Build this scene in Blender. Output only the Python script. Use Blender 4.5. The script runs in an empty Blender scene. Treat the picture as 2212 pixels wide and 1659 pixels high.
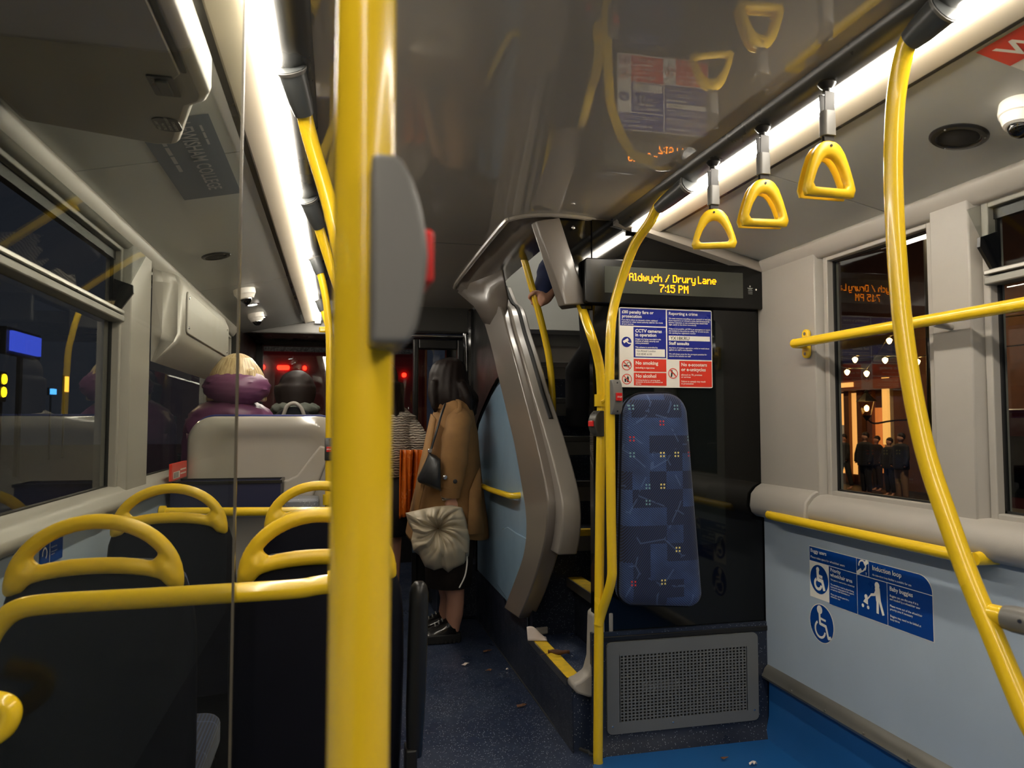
import bpy, bmesh, math, random
from mathutils import Vector, Matrix
random.seed(7)
S = bpy.context.scene
COL = S.collection

# ------------------------------------------------------------------ camera
W, H, F = 2212.0, 1659.0, 1600.0
VX, VY, HC = 728.0, 916.0, 1.22
yaw = math.atan((W/2-VX)/F); pitch = math.atan((VY-H/2)/math.hypot(F, W/2-VX))
FW = Vector((math.sin(yaw)*math.cos(pitch), math.cos(yaw)*math.cos(pitch), math.sin(pitch)))
RT = Vector((math.cos(yaw), -math.sin(yaw), 0)); UP = RT.cross(FW)
CAM = Vector((0, 0, HC))
cd = bpy.data.cameras.new('camera'); cam = bpy.data.objects.new('camera', cd); COL.objects.link(cam)
cd.sensor_width = 36; cd.lens = F/W*36; cd.clip_start = .02
cam.matrix_world = Matrix.Translation(CAM) @ Matrix((RT, UP, -FW)).transposed().to_4x4()
cd.dof.use_dof = True; cd.dof.focus_distance = 3.0; cd.dof.aperture_fstop = 6.8
S.camera = cam
# ------------------------------------------------------------------ world, exposure
wd = bpy.data.worlds.new('night'); S.world = wd; wd.use_nodes = True
wd.node_tree.nodes['Background'].inputs[0].default_value = (.012, .014, .022, 1)
wd.node_tree.nodes['Background'].inputs[1].default_value = 1.0
S.view_settings.view_transform = 'Standard'; S.view_settings.look = 'None'
S.view_settings.gamma = 1; S.view_settings.exposure = 0.72
S.view_settings.use_curve_mapping = False
STRIP = 26.0      # emission of the ceiling light strips

def at(x, y, X=None, Y=None, Z=None):
    r = FW + RT*((x-W/2)/F) - UP*((y-H/2)/F)
    t = X/r.x if X is not None else (Y/r.y if Y is not None else (Z-HC)/r.z)
    return CAM + r*t

# ------------------------------------------------------------------ materials
def lin(c):
    return tuple((v/12.92 if v <= .04045 else ((v+.055)/1.055)**2.4) for v in [q/255 for q in c]) + (1,)
def setin(b, k, v):
    if k in b.inputs: b.inputs[k].default_value = v
class NT:
    def __init__(s, name):
        s.m = bpy.data.materials.new(name); s.m.use_nodes = True; s.t = s.m.node_tree
        s.b = s.t.nodes['Principled BSDF']; s.o = s.t.nodes['Material Output']
        s._c = None
    def n(s, ty, **k):
        q = s.t.nodes.new(ty)
        for a, v in k.items(): setattr(q, a, v)
        return q
    def l(s, a, b): s.t.links.new(a, b)
    def co(s):
        if not s._c: s._c = s.n('ShaderNodeTexCoord').outputs['Object']
        return s._c
    def math(s, op, a, b=None, c=None):
        q = s.n('ShaderNodeMath', operation=op)
        for i, v in enumerate((a, b, c)):
            if v is None: continue
            if isinstance(v, (int, float)): q.inputs[i].default_value = v
            else: s.l(v, q.inputs[i])
        return q.outputs[0]
    def noise(s, scale, detail=3, vec=None, rough=.55):
        q = s.n('ShaderNodeTexNoise'); q.inputs['Scale'].default_value = scale
        q.inputs['Detail'].default_value = detail; q.inputs['Roughness'].default_value = rough
        s.l(vec or s.co(), q.inputs['Vector']); return q.outputs['Fac']
    def ramp(s, fac, pts):
        q = s.n('ShaderNodeValToRGB'); s.l(fac, q.inputs[0]); e = q.color_ramp.elements
        while len(e) < len(pts): e.new(.5)
        for i, (p, c) in enumerate(pts): e[i].position = p; e[i].color = c if len(c) == 4 else (*c, 1)
        return q.outputs[0]
    def mix(s, fac, a, b):
        q = s.n('ShaderNodeMix', data_type='RGBA')
        for i, v in ((0, fac), (6, a), (7, b)):
            if isinstance(v, (int, float)): q.inputs[i].default_value = v
            elif isinstance(v, tuple): q.inputs[i].default_value = v
            else: s.l(v, q.inputs[i])
        return q.outputs[2]
    def bump(s, h, strength, dist=.002):
        q = s.n('ShaderNodeBump'); q.inputs['Strength'].default_value = strength; q.inputs['Distance'].default_value = dist
        s.l(h, q.inputs['Height']); s.l(q.outputs[0], s.b.inputs['Normal'])
def P(name, rgb, rough=.5, metal=0, coat=0, var=.06, vs=6, bump=0, bs=300, emit=0, spec=.5, rvar=.05):
    q = NT(name); c = lin(rgb); b = q.b
    n = q.noise(vs, 4)
    lo = tuple(v*(1-var) for v in c[:3])+(1,); hi = tuple(min(1, v*(1+var)) for v in c[:3])+(1,)
    q.l(q.ramp(n, [(.3, lo), (.7, hi)]), b.inputs['Base Color'])
    if rvar:
        q.l(q.ramp(n, [(.3, (max(0, rough-rvar),)*3), (.7, (min(1, rough+rvar),)*3)]), b.inputs['Roughness'])
    else: b.inputs['Roughness'].default_value = rough
    b.inputs['Metallic'].default_value = metal; setin(b, 'Coat Weight', coat); setin(b, 'Coat Roughness', .08)
    setin(b, 'Specular IOR Level', spec)
    if bump: q.bump(q.noise(bs, 2), bump)
    if emit: b.inputs['Emission Color'].default_value = c; b.inputs['Emission Strength'].default_value = emit
    return q.m
def EM(name, rgb, st):
    q = NT(name); q.b.inputs['Base Color'].default_value = lin(rgb)
    q.b.inputs['Emission Color'].default_value = lin(rgb); q.b.inputs['Emission Strength'].default_value = st
    return q.m
def GL(name, tint=(235, 238, 235), ior=1.5, haze=0, hazec=(150, 150, 145), rough=.0, boost=1):
    q = NT(name); t = q.t; t.nodes.remove(q.b)
    tr = q.n('ShaderNodeBsdfTransparent'); tr.inputs[0].default_value = lin(tint)
    gl = q.n('ShaderNodeBsdfGlossy'); gl.inputs['Roughness'].default_value = rough
    lw = q.n('ShaderNodeLayerWeight'); lw.inputs[0].default_value = .5
    f0 = ((ior-1)/(ior+1))**2*boost
    fr = q.math('ADD', f0, q.math('MULTIPLY', q.math('POWER', lw.outputs['Facing'], 5), 1-f0))
    mx = q.n('ShaderNodeMixShader'); q.l(fr, mx.inputs[0]); q.l(tr.outputs[0], mx.inputs[1]); q.l(gl.outputs[0], mx.inputs[2])
    out = mx.outputs[0]
    if haze:
        df = q.n('ShaderNodeBsdfDiffuse'); df.inputs[0].default_value = lin(hazec)
        m2 = q.n('ShaderNodeMixShader')
        q.l(q.ramp(q.noise(3, 5), [(.25, (haze*.5,)*3), (.8, (haze*1.5,)*3)]), m2.inputs[0])
        q.l(out, m2.inputs[1]); q.l(df.outputs[0], m2.inputs[2]); out = m2.outputs[0]
    q.l(out, q.o.inputs[0]); return q.m

M = {}
M['yellow'] = P('yellow_enamel', (240, 200, 34), .24, coat=.4, var=.03, bump=.015, bs=120)
M['yellow_worn'] = P('yellow_worn_plastic', (236, 194, 32), .4, var=.1, vs=14)
M['wall'] = P('warm_grey_moulding', (160, 155, 147), .42, var=.03, bump=.12, bs=500)
M['wall2'] = P('grey_moulding', (140, 133, 125), .3, var=.02, rvar=0, coat=.15)
M['frame_grey'] = P('stair_frame_grey', (116, 108, 100), .3, var=.02, coat=.25, vs=3, rvar=0)
M['ceil'] = P('gloss_ceiling', (172, 166, 157), .02, var=.03, coat=.15, rvar=.01, vs=2)
M['side_ceil'] = P('side_ceiling_grey', (182, 184, 180), .38, var=.03)
M['cove'] = P('white_cove', (168, 158, 140), .35, var=.02)
M['channel'] = P('dark_channel', (62, 62, 60), .3, var=.05)
M['boot'] = P('dark_grey_sleeve', (70, 72, 72), .35, var=.05)
M['bell'] = P('bell_box_grey', (112, 110, 106), .4, var=.03)
M['bell_dark'] = P('bell_box_dark', (58, 57, 54), .4)
M['red'] = P('red_button', (214, 34, 34), .35)
M['panel_blue'] = P('blue_grey_panel', (168, 182, 196), .42, var=.03, bump=.1, bs=400)
M['panel_blue2'] = P('blue_gloss_panel', (136, 164, 188), .22, var=.04, coat=.4)
M['alu'] = P('aluminium', (170, 168, 162), .32, metal=1)
M['alu_d'] = P('dull_aluminium', (140, 138, 132), .45, metal=.8)
M['chrome'] = P('chrome', (215, 215, 215), .12, metal=1)
M['black'] = P('black_plastic', (22, 21, 20), .35, var=.1)
M['black_gl'] = P('black_gloss', (9, 9, 9), .06, coat=0, rvar=.02, spec=.4)
M['rubber'] = P('black_rubber', (16, 16, 16), .6)
M['navy'] = P('navy_seat_back', (10, 11, 22), .6, spec=.25, var=.1)
M['lipgrey'] = P('lip_grey', (150, 142, 132), .18, coat=.4)
M['grille'] = P('grille_grey', (106, 108, 108), .45, var=.03, bump=.05)
M['white'] = P('white_print', (236, 232, 222), .35, var=.01)
M['blue_p'] = P('notice_blue_print', (28, 40, 138), .3, var=.03)
M['blue_s'] = P('sticker_blue', (6, 62, 140), .3, var=.03)
M['red_p'] = P('red_print', (226, 60, 44), .3, var=.03)
M['blackp'] = P('black_print', (25, 25, 28), .4)
M['grey_p'] = P('grey_print', (165, 165, 165), .5)
M['seat_grey'] = P('seat_shell_grey', (176, 170, 160), .16, var=.02, coat=.5)
M['strap'] = P('strap_webbing', (46, 44, 44), .55)
M['glass'] = GL('window_glass', (238, 240, 238), 1.5, boost=1.0)
M['glass_scr'] = GL('screen_glass', (238, 239, 234), 1.3, haze=.009)
M['glass_dark'] = GL('tinted_glass', (70, 76, 72), 1.5)
M['glass_edge'] = P('glass_edge', (92, 86, 74), .2)
M['clear'] = GL('clear_plastic', (225, 225, 222), 1.45, haze=.03)
M['led'] = EM('amber_led', (255, 138, 3), 3.2)
M['strip'] = EM('light_strip', (255, 246, 230), STRIP)
M['coat'] = P('camel_wool', (146, 108, 64), .85, var=.1, vs=18, bump=.3, bs=700)
M['skirt'] = P('dark_brown_cloth', (44, 33, 26), .85)
M['skin'] = P('skin', (196, 146, 122), .5, var=.05)
M['hair_d'] = P('dark_brown_hair', (30, 21, 18), .58, spec=.3)
M['leather'] = P('black_leather', (28, 29, 31), .35, bump=.2, bs=120)
M['shoe'] = P('patent_black', (16, 15, 15), .14, coat=.6)
M['bag'] = P('beige_nylon', (186, 174, 150), .45, var=.05)
M['purple'] = P('plum_puffer', (112, 66, 98), .4, var=.06)
M['navy_cl'] = P('navy_knit', (34, 44, 84), .85, bump=.3, bs=400)
M['dark_cl'] = P('dark_clothing', (30, 30, 34), .85)
M['amber_cl'] = P('amber_satin', (196, 96, 26), .25, var=.15, vs=12)
M['scrap'] = P('pale_paper', (228, 214, 206), .7)
M['leaf'] = P('brown_leaf', (104, 68, 44), .7)
M['nosing'] = P('yellow_nosing', (226, 188, 40), .55, var=.16, vs=30)
M['tail'] = EM('red_tail_lamp', (255, 26, 12), 8)
M['busred'] = P('red_bodywork', (104, 24, 26), .35)
M['warm'] = EM('warm_bulb', (255, 196, 110), 30)
M['brick'] = P('brown_facade', (92, 60, 44), .8, var=.15)
M['stone'] = P('pale_stone', (190, 170, 140), .7, var=.1)
M['wood'] = P('brown_wood', (110, 66, 34), .5, var=.1)
M['asphalt'] = P('asphalt', (38, 37, 37), .5, var=.2)

def moquette():
    q = NT('patterned_moquette'); b = q.b
    sx = q.n('ShaderNodeSeparateXYZ'); q.l(q.co(), sx.inputs[0])
    # lighter patches in squares
    def cellnoise(sc, off):
        mp = q.n('ShaderNodeMapping'); mp.inputs['Scale'].default_value = (sc,)*3; mp.inputs['Location'].default_value = off; mp.inputs['Rotation'].default_value = (0, 0, 0)
        q.l(q.co(), mp.inputs[0])
        fl = q.n('ShaderNodeVectorMath', operation='FLOOR'); q.l(mp.outputs[0], fl.inputs[0])
        s2 = q.n('ShaderNodeSeparateXYZ'); q.l(fl.outputs[0], s2.inputs[0]); cb = q.n('ShaderNodeCombineXYZ'); q.l(s2.outputs[0], cb.inputs[0]); q.l(s2.outputs[2], cb.inputs[1])
        wn = q.n('ShaderNodeTexWhiteNoise', noise_dimensions='2D'); q.l(cb.outputs[0], wn.inputs['Vector'])
        fr = q.n('ShaderNodeVectorMath', operation='FRACTION'); q.l(mp.outputs[0], fr.inputs[0])
        s3 = q.n('ShaderNodeSeparateXYZ'); q.l(fr.outputs[0], s3.inputs[0])
        return wn, s3
    w1, f1 = cellnoise(15, (.3, 0, .2))
    # woven slanted hatching
    hatch = q.math('SINE', q.math('MULTIPLY', q.math('ADD', sx.outputs[0], q.math('MULTIPLY', sx.outputs[2], 1.2)), 620))
    hatch2 = q.math('SINE', q.math('MULTIPLY', q.math('SUBTRACT', sx.outputs[0], q.math('MULTIPLY', sx.outputs[2], .8)), 700))
    n1 = q.noise(9, 3)
    amt = q.math('MULTIPLY', q.math('GREATER_THAN', w1.outputs['Value'], .45), q.math('MULTIPLY', n1, 1.15))
    amt = q.math('MULTIPLY', amt, q.math('ADD', .45, q.math('MULTIPLY', hatch, .35)))
    amt2 = q.math('MULTIPLY', q.math('LESS_THAN', w1.outputs['Value'], .45), q.math('MULTIPLY', q.math('GREATER_THAN', hatch2, .3), .22))
    base = q.mix(q.math('ADD', amt, amt2), lin((15, 17, 42)), lin((80, 116, 182)))
    # long thin pale strokes
    vo = q.n('ShaderNodeTexVoronoi', feature='DISTANCE_TO_EDGE'); vo.inputs['Scale'].default_value = 8; q.l(q.co(), vo.inputs['Vector'])
    st = q.math('MULTIPLY', q.math('LESS_THAN', vo.outputs['Distance'], .022), q.math('GREATER_THAN', q.noise(14, 2), .5))
    base = q.mix(q.math('MULTIPLY', st, .22), base, lin((110, 136, 184)))
    # clusters of four small squares
    w2, f2 = cellnoise(17, (.1, 0, .6))
    def band(v):
        d = q.math('ABSOLUTE', q.math('SUBTRACT', v, .5))
        return q.math('MULTIPLY', q.math('GREATER_THAN', d, .05), q.math('LESS_THAN', d, .16))
    dots = q.math('MULTIPLY', q.math('MULTIPLY', band(f2.outputs[0]), band(f2.outputs[2])), q.math('GREATER_THAN', w2.outputs['Value'], .76))
    dc = q.ramp(w2.outputs['Value'], [(.76, lin((200, 52, 60))), (.82, lin((110, 150, 160))), (.89, lin((232, 214, 130))), (1, lin((238, 220, 140)))])
    dc.node.color_ramp.interpolation = 'CONSTANT'
    q.l(q.mix(dots, base, dc), b.inputs['Base Color'])
    b.inputs['Roughness'].default_value = .8; setin(b, 'Sheen Weight', .2)
    q.bump(q.noise(900, 2), .3, .001)
    return q.m
M['moquette'] = moquette()
def lino(name, base, worn, speck, rough):
    q = NT(name); b = q.b
    n = q.noise(2.2, 5, rough=.7)
    c = q.ramp(n, [(.35, lin(base)), (.72, lin(worn))])
    v = q.n('ShaderNodeTexVoronoi'); v.inputs['Scale'].default_value = 150; v.inputs['Randomness'].default_value = 1; q.l(q.co(), v.inputs['Vector'])
    rnd = q.n('ShaderNodeSeparateColor'); q.l(v.outputs['Color'], rnd.inputs[0])
    sp = q.math('MULTIPLY', q.math('LESS_THAN', v.outputs['Distance'], .24), q.math('GREATER_THAN', rnd.outputs[0], .6))
    c = q.mix(q.math('MULTIPLY', sp, speck), c, lin((196, 200, 205)))
    q.l(c, b.inputs['Base Color'])
    q.l(q.ramp(q.noise(5, 5), [(.3, (rough-.1,)*3), (.75, (rough+.2,)*3)]), b.inputs['Roughness'])
    q.bump(q.noise(420, 2), .25, .001)
    return q.m
M['lino'] = lino('navy_speckled_lino', (28, 40, 66), (58, 68, 88), .8, .34)
M['lino_d'] = lino('navy_lino_riser', (24, 30, 46), (36, 44, 60), .4, .35)
M['lino_b'] = P('bright_blue_lino', (28, 90, 152), .42, var=.08, vs=4, bump=.15, bs=300)
def knit():
    q = NT('cream_knit'); b = q.b
    sx = q.n('ShaderNodeSeparateXYZ'); q.l(q.co(), sx.inputs[0])
    w = q.math('SINE', q.math('ADD', q.math('MULTIPLY', sx.outputs[2], 420), q.math('MULTIPLY', q.noise(30, 2), 9)))
    q.l(q.mix(q.math('ADD', q.math('MULTIPLY', w, .5), .5), lin((120, 108, 94)), lin((212, 202, 186))), b.inputs['Base Color'])
    b.inputs['Roughness'].default_value = .9; q.bump(w, .8, .004); return q.m
M['knit'] = knit()
def blond():
    q = NT('blond_hair'); b = q.b
    sx = q.n('ShaderNodeSeparateXYZ'); q.l(q.co(), sx.inputs[0])
    c = at(513, 806, Y=3.80)-Vector((-.45, 3.80, .7))          # crown, in the object's own space
    ang = q.math('ARCTAN2', q.math('SUBTRACT', sx.outputs[0], c.x), q.math('SUBTRACT', sx.outputs[1], c.y+.02))
    cb = q.n('ShaderNodeCombineXYZ'); q.l(q.math('MULTIPLY', ang, 9), cb.inputs[0]); q.l(q.math('MULTIPLY', sx.outputs[2], 6), cb.inputs[1])
    n = q.noise(2.2, 4, vec=cb.outputs[0])
    q.l(q.ramp(n, [(.3, lin((132, 104, 66))), (.55, lin((214, 190, 142))), (.75, lin((236, 220, 184)))]), b.inputs['Base Color'])
    b.inputs['Roughness'].default_value = .36; q.bump(n, .35, .003); return q.m
M['blond'] = blond()
def rainy():
    q = NT('frosted_top_band'); b = q.b
    q.l(q.ramp(q.noise(40, 5), [(.4, lin((70, 74, 80))), (.7, lin((140, 146, 152)))]), b.inputs['Base Color']); b.inputs['Roughness'].default_value = .5; return q.m
M['rainy'] = rainy()

# ------------------------------------------------------------------ mesh helpers
WOFF = {}
def cat(pts, n=6):
    """Catmull-Rom through points"""
    p = [Vector(q) for q in pts]; out = []
    for i in range(len(p)-1):
        a = p[i-1] if i else p[0]*2-p[1]; b = p[i]; c = p[i+1]; d = p[i+2] if i+2 < len(p) else p[-1]*2-p[-2]
        for k in range(n):
            t = k/n
            out.append(.5*((2*b)+(c-a)*t+(2*a-5*b+4*c-d)*t*t+(3*b-a-3*c+d)*t**3))
    out.append(p[-1]); return out
class MB:
    def __init__(s): s.v = []; s.f = []
    def add(s, v, f):
        k = len(s.v); s.v += [tuple(q) for q in v]; s.f += [tuple(i+k for i in q) for q in f]; return s
    def box(s, x0, x1, y0, y1, z0, z1):
        return s.add([(x0,y0,z0),(x1,y0,z0),(x1,y1,z0),(x0,y1,z0),(x0,y0,z1),(x1,y0,z1),(x1,y1,z1),(x0,y1,z1)],
              [(0,3,2,1),(4,5,6,7),(0,1,5,4),(1,2,6,5),(2,3,7,6),(3,0,4,7)])
    def obox(s, c, ax, ay, az):
        c = Vector(c); v = []
        for k in (-1, 1):
            for i, j in ((-1,-1),(1,-1),(1,1),(-1,1)): v.append(c+Vector(ax)*i+Vector(ay)*j+Vector(az)*k)
        return s.add(v, [(0,3,2,1),(4,5,6,7),(0,1,5,4),(1,2,6,5),(2,3,7,6),(3,0,4,7)])
    def loft(s, rings, caps=True, closed=True):
        n = len(rings[0]); v = [q for r in rings for q in r]; f = []
        for i in range(len(rings)-1):
            for j in range(n if closed else n-1):
                a = i*n+j; b = i*n+(j+1) % n; f.append((a, b, b+n, a+n))
        if caps and closed:
            f.append(tuple(range(n))[::-1]); f.append(tuple(range((len(rings)-1)*n, len(rings)*n)))
        return s.add(v, f)
    def tube(s, pts, r, n=14, sm=0, flat=None, caps=True, up=None):
        p = cat(pts, sm) if sm else [Vector(q) for q in pts]
        if not isinstance(r, (int, float)):
            rr = list(r); m = len(p)
            r = [rr[min(len(rr)-1, int(i/(m-1)*(len(rr)-1)))]*(1-(i/(m-1)*(len(rr)-1)) % 1)+rr[min(len(rr)-1, int(i/(m-1)*(len(rr)-1))+1)]*((i/(m-1)*(len(rr)-1)) % 1) for i in range(m)]
        else: r = [r]*len(p)
        ts = [(p[min(i+1, len(p)-1)]-p[max(i-1, 0)]).normalized() for i in range(len(p))]
        nrm = Vector(up) if up else (Vector((0,0,1)) if abs(ts[0].z) < .9 else Vector((0,1,0)))
        rings = []
        for q, t, rad in zip(p, ts, r):
            nrm = (nrm-t*nrm.dot(t)).normalized(); b = t.cross(nrm)
            fa = flat or 1
            rings.append([q+(nrm*math.cos(2*math.pi*k/n)*fa+b*math.sin(2*math.pi*k/n))*rad for k in range(n)])
        return s.loft(rings, caps)
    def ell(s, c, rx, ry, rz, n=20, m=12, fn=None):
        c = Vector(c); v = [c+Vector((0,0,-rz))]; f = []
        for i in range(1, m):
            a = -math.pi/2+math.pi*i/m
            for j in range(n):
                b = 2*math.pi*j/n
                d = Vector((math.cos(a)*math.cos(b), math.cos(a)*math.sin(b), math.sin(a)))
                k = fn(d) if fn else 1
                v.append(c+Vector((d.x*rx*k, d.y*ry*k, d.z*rz*k)))
        v.append(c+Vector((0,0,rz)))
        for j in range(n): f.append((0, 1+(j+1) % n, 1+j))
        for i in range(m-2):
            for j in range(n):
                a = 1+i*n+j; b = 1+i*n+(j+1) % n; f.append((a, b, b+n, a+n))
        t = len(v)-1; o = 1+(m-2)*n
        for j in range(n): f.append((o+j, o+(j+1) % n, t))
        return s.add(v, f)
    def rings(s, L, n=28, p=2.0, caps=True):
        """stack of horizontal superellipses (cx,cy,cz,rx,ry)"""
        R = []
        for cx, cy, cz, rx, ry in L:
            r = []
            for k in range(n):
                a = 2*math.pi*k/n; ca, sa = math.cos(a), math.sin(a)
                r.append(Vector((cx+rx*abs(ca)**(2/p)*(1 if ca >= 0 else -1), cy+ry*abs(sa)**(2/p)*(1 if sa >= 0 else -1), cz)))
            R.append(r)
        return s.loft(R, caps)
    def prism(s, poly, axis, a, b):
        def mk(u, v, w): return {'x': (w, u, v), 'y': (u, w, v), 'z': (u, v, w)}[axis]
        n = len(poly); v = [mk(*q, a) for q in poly]+[mk(*q, b) for q in poly]
        f = [tuple(range(n)), tuple(range(2*n-1, n-1, -1))]+[(i, i+n, (i+1) % n+n, (i+1) % n) for i in range(n)]
        return s.add(v, f)
    def lathe(s, prof, c, axis, n=28):
        """prof: (radius, height along axis)"""
        ax = Vector(axis).normalized(); u = ax.orthogonal().normalized(); w = ax.cross(u); c = Vector(c)
        R = [[c+ax*h+(u*math.cos(2*math.pi*k/n)+w*math.sin(2*math.pi*k/n))*max(r, 1e-4) for k in range(n)] for r, h in prof]
        return s.loft(R)
    def grid(s, fn, nu, nv):
        v = [fn(i/nu, j/nv) for j in range(nv+1) for i in range(nu+1)]
        f = [(j*(nu+1)+i, j*(nu+1)+i+1, (j+1)*(nu+1)+i+1, (j+1)*(nu+1)+i) for j in range(nv) for i in range(nu)]
        return s.add(v, f)
    def build(s, name, mat, parent=None, smooth=40, bevel=0, seg=2, remesh=0, thick=0, sub=0, label=None, kind=None, smooth_it=0):
        me = bpy.data.meshes.new(name)
        if parent is not None: off = WOFF[parent.name]; loc = Vector((0,0,0))
        else:
            xs, ys, zs = zip(*s.v); off = Vector(((min(xs)+max(xs))/2, (min(ys)+max(ys))/2, min(zs))); loc = off
        me.from_pydata([Vector(q)-off for q in s.v], [], s.f); me.validate()
        bm = bmesh.new(); bm.from_mesh(me); bmesh.ops.recalc_face_normals(bm, faces=bm.faces); bm.to_mesh(me); bm.free()
        me.materials.append(M[mat] if isinstance(mat, str) else mat)
        o = bpy.data.objects.new(name, me); COL.objects.link(o); o.location = loc
        if parent is not None: o.parent = parent
        WOFF[o.name] = off
        if smooth is not None:
            me.shade_smooth()
            if not remesh: me.set_sharp_from_angle(angle=math.radians(smooth))
        if bevel:
            m = o.modifiers.new('bevel', 'BEVEL'); m.width = bevel; m.segments = seg; m.limit_method = 'ANGLE'; m.angle_limit = math.radians(35); m.harden_normals = False
        if remesh:
            m = o.modifiers.new('fuse', 'REMESH'); m.mode = 'VOXEL'; m.voxel_size = remesh; m.use_smooth_shade = True
            m = o.modifiers.new('relax', 'SMOOTH'); m.iterations = smooth_it or 4; m.factor = .5
        if thick:
            m = o.modifiers.new('thick', 'SOLIDIFY'); m.thickness = thick; m.offset = 0
        if sub:
            m = o.modifiers.new('sub', 'SUBSURF'); m.levels = sub; m.render_levels = sub
        if label: o['label'] = label
        if kind: o['kind'] = kind
        return o
def tag(o, label, cat_, group=None, kind=None):
    o['label'] = label; o['category'] = cat_
    if group: o['group'] = group
    if kind: o['kind'] = kind
    return o
def struct(o, label=None, cat_=None):
    o['kind'] = 'structure'
    if label: o['label'] = label
    if cat_: o['category'] = cat_
    return o
def thing(name, label, cat_, loc=(0,0,0), group=None):
    o = bpy.data.objects.new(name, None); COL.objects.link(o); o.location = loc; o.empty_display_size = .05
    WOFF[o.name] = Vector(loc); return tag(o, label, cat_, group)
def B(*a): return MB().box(*a)
def rrect(x0, x1, y0, y1, r, n=6):
    out = []
    for cx, cy, a0 in ((x1-r, y1-r, 0), (x0+r, y1-r, 90), (x0+r, y0+r, 180), (x1-r, y0+r, 270)):
        for k in range(n+1):
            a = math.radians(a0+90*k/n); out.append((cx+r*math.cos(a), cy+r*math.sin(a)))
    return out

# ------------------------------------------------------------------ lettering
_tc = {}
def textmesh(s, size, bold=0, spacing=1.0, align='LEFT'):
    k = (s, size, bold, spacing, align)
    if k in _tc: return _tc[k]
    c = bpy.data.curves.new('t', 'FONT'); c.body = s; c.size = size; c.offset = bold; c.space_character = spacing; c.align_x = align
    c.resolution_u = 2; c.fill_mode = 'FRONT'
    o = bpy.data.objects.new('t', c); COL.objects.link(o)
    me = o.to_mesh(); v = [tuple(q.co) for q in me.vertices]; f = [tuple(p.vertices) for p in me.polygons]
    o.to_mesh_clear(); bpy.data.objects.remove(o); bpy.data.curves.remove(c)
    _tc[k] = (v, f); return v, f
class Sign:
    """flat printed panel: u along right, v along up, from the lower left corner"""
    def __init__(s, o, right, up, step=.0007):
        s.o = Vector(o); s.r = Vector(right).normalized(); s.u = Vector(up).normalized(); s.n = s.r.cross(s.u); s.step = step; s.parts = {}; s.k = 0
    def p(s, u, v, l): return s.o+s.r*u+s.u*v+s.n*(l*s.step)
    def mb(s, name, mat):
        return s.parts.setdefault((name, mat), MB())
    def rect(s, name, mat, u0, v0, u1, v1, l=1, r=0):
        name = '%s#%d' % (name, len(s.parts)); pl = rrect(u0, u1, v0, v1, r) if r else [(u0,v0),(u1,v0),(u1,v1),(u0,v1)]
        s.mb(name, mat).add([s.p(a, b, l) for a, b in pl], [tuple(range(len(pl)))])
    def poly(s, name, mat, pl, l=1):
        s.k += 1; l = l+(s.k % 12)*.03
        s.mb(name, mat).add([s.p(a, b, l) for a, b in pl], [tuple(range(len(pl)))])
    def disc(s, name, mat, u, v, r, l=1, n=28):
        s.poly(name, mat, [(u+r*math.cos(2*math.pi*k/n), v+r*math.sin(2*math.pi*k/n)) for k in range(n)], l)
    def ring(s, name, mat, u, v, r, w, l=1, a0=0, a1=360, n=28):
        m = s.mb(name, mat); vs = []; fs = []; s.k += 1; l = l+(s.k % 12)*.03
        for k in range(n+1):
            a = math.radians(a0+(a1-a0)*k/n)
            vs += [s.p(u+(r-w)*math.cos(a), v+(r-w)*math.sin(a), l), s.p(u+r*math.cos(a), v+r*math.sin(a), l)]
            if k: fs.append((2*k-2, 2*k-1, 2*k+1, 2*k))
        m.add(vs, fs)
    def stroke(s, name, mat, pts, w, l=1):
        for a, b in zip(pts[:-1], pts[1:]):
            d = Vector((b[0]-a[0], b[1]-a[1])); L = d.length
            if L < 1e-6: continue
            d /= L; nx, ny = -d.y*w/2, d.x*w/2; ex, ey = d.x*w*.25, d.y*w*.25
            s.poly(name, mat, [(a[0]-ex+nx, a[1]-ey+ny), (a[0]-ex-nx, a[1]-ey-ny), (b[0]+ex-nx, b[1]+ey-ny), (b[0]+ex+nx, b[1]+ey+ny)], l)
    def text(s, name, mat, u, v, body, size, l=2, bold=0, width=None, align='LEFT'):
        vs, fs = textmesh(body, size, bold, 1.0, align)
        k = 1
        if width and vs:
            w = max(q[0] for q in vs)-min(q[0] for q in vs); k = min(1.15, width/w) if w else 1
        s.mb(name, mat).add([s.p(u+q[0]*k, v+q[1], l) for q in vs], fs)
    def done(s, parent):
        for (name, mat), m in s.parts.items():
            if m.v:
                nm = name.split('#')[0]
                m.build(nm, mat, parent, smooth=None, kind='stuff' if any(k in nm for k in ('lettering', 'print', 'symbol', 'pictogram', 'headline')) else None)
def para(sg, name, mat, u, v, lines, size, lead, width=None, l=2):
    for i, t in enumerate(lines): sg.text(name, mat, u, v-i*lead, t, size, l, bold=size*.012)

# ================================================================== THE BUS SHELL
R, L, YB, ZC = 1.66, -.69, 2.65, 2.01        # right wall, left wall, stair bulkhead, centre ceiling
YR, YF = -2.6, 6.6                           # rear end and windscreen
MID = (R+L)/2
def mx(x): return 2*MID-x                    # mirror across the bus

# ---- floor
fl = struct(MB().box(L-.05, R+.05, YR, YF, -.06, 0).build('floor', 'lino', smooth=None), 'dark blue speckled vinyl floor of the lower deck', 'floor')
poly = [(R-.03, YR+.1), (R-.03, 2.615)]+[(.985, 2.62), (.935, 2.60), (.9, 2.56), (.885, 2.5), (.885, 2.35), (.93, 2.1), (.93, YR+.1)]
MB().prism(poly, 'z', .0005, .004).build('blue_bay_floor', 'lino_b', fl, smooth=None)
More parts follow.
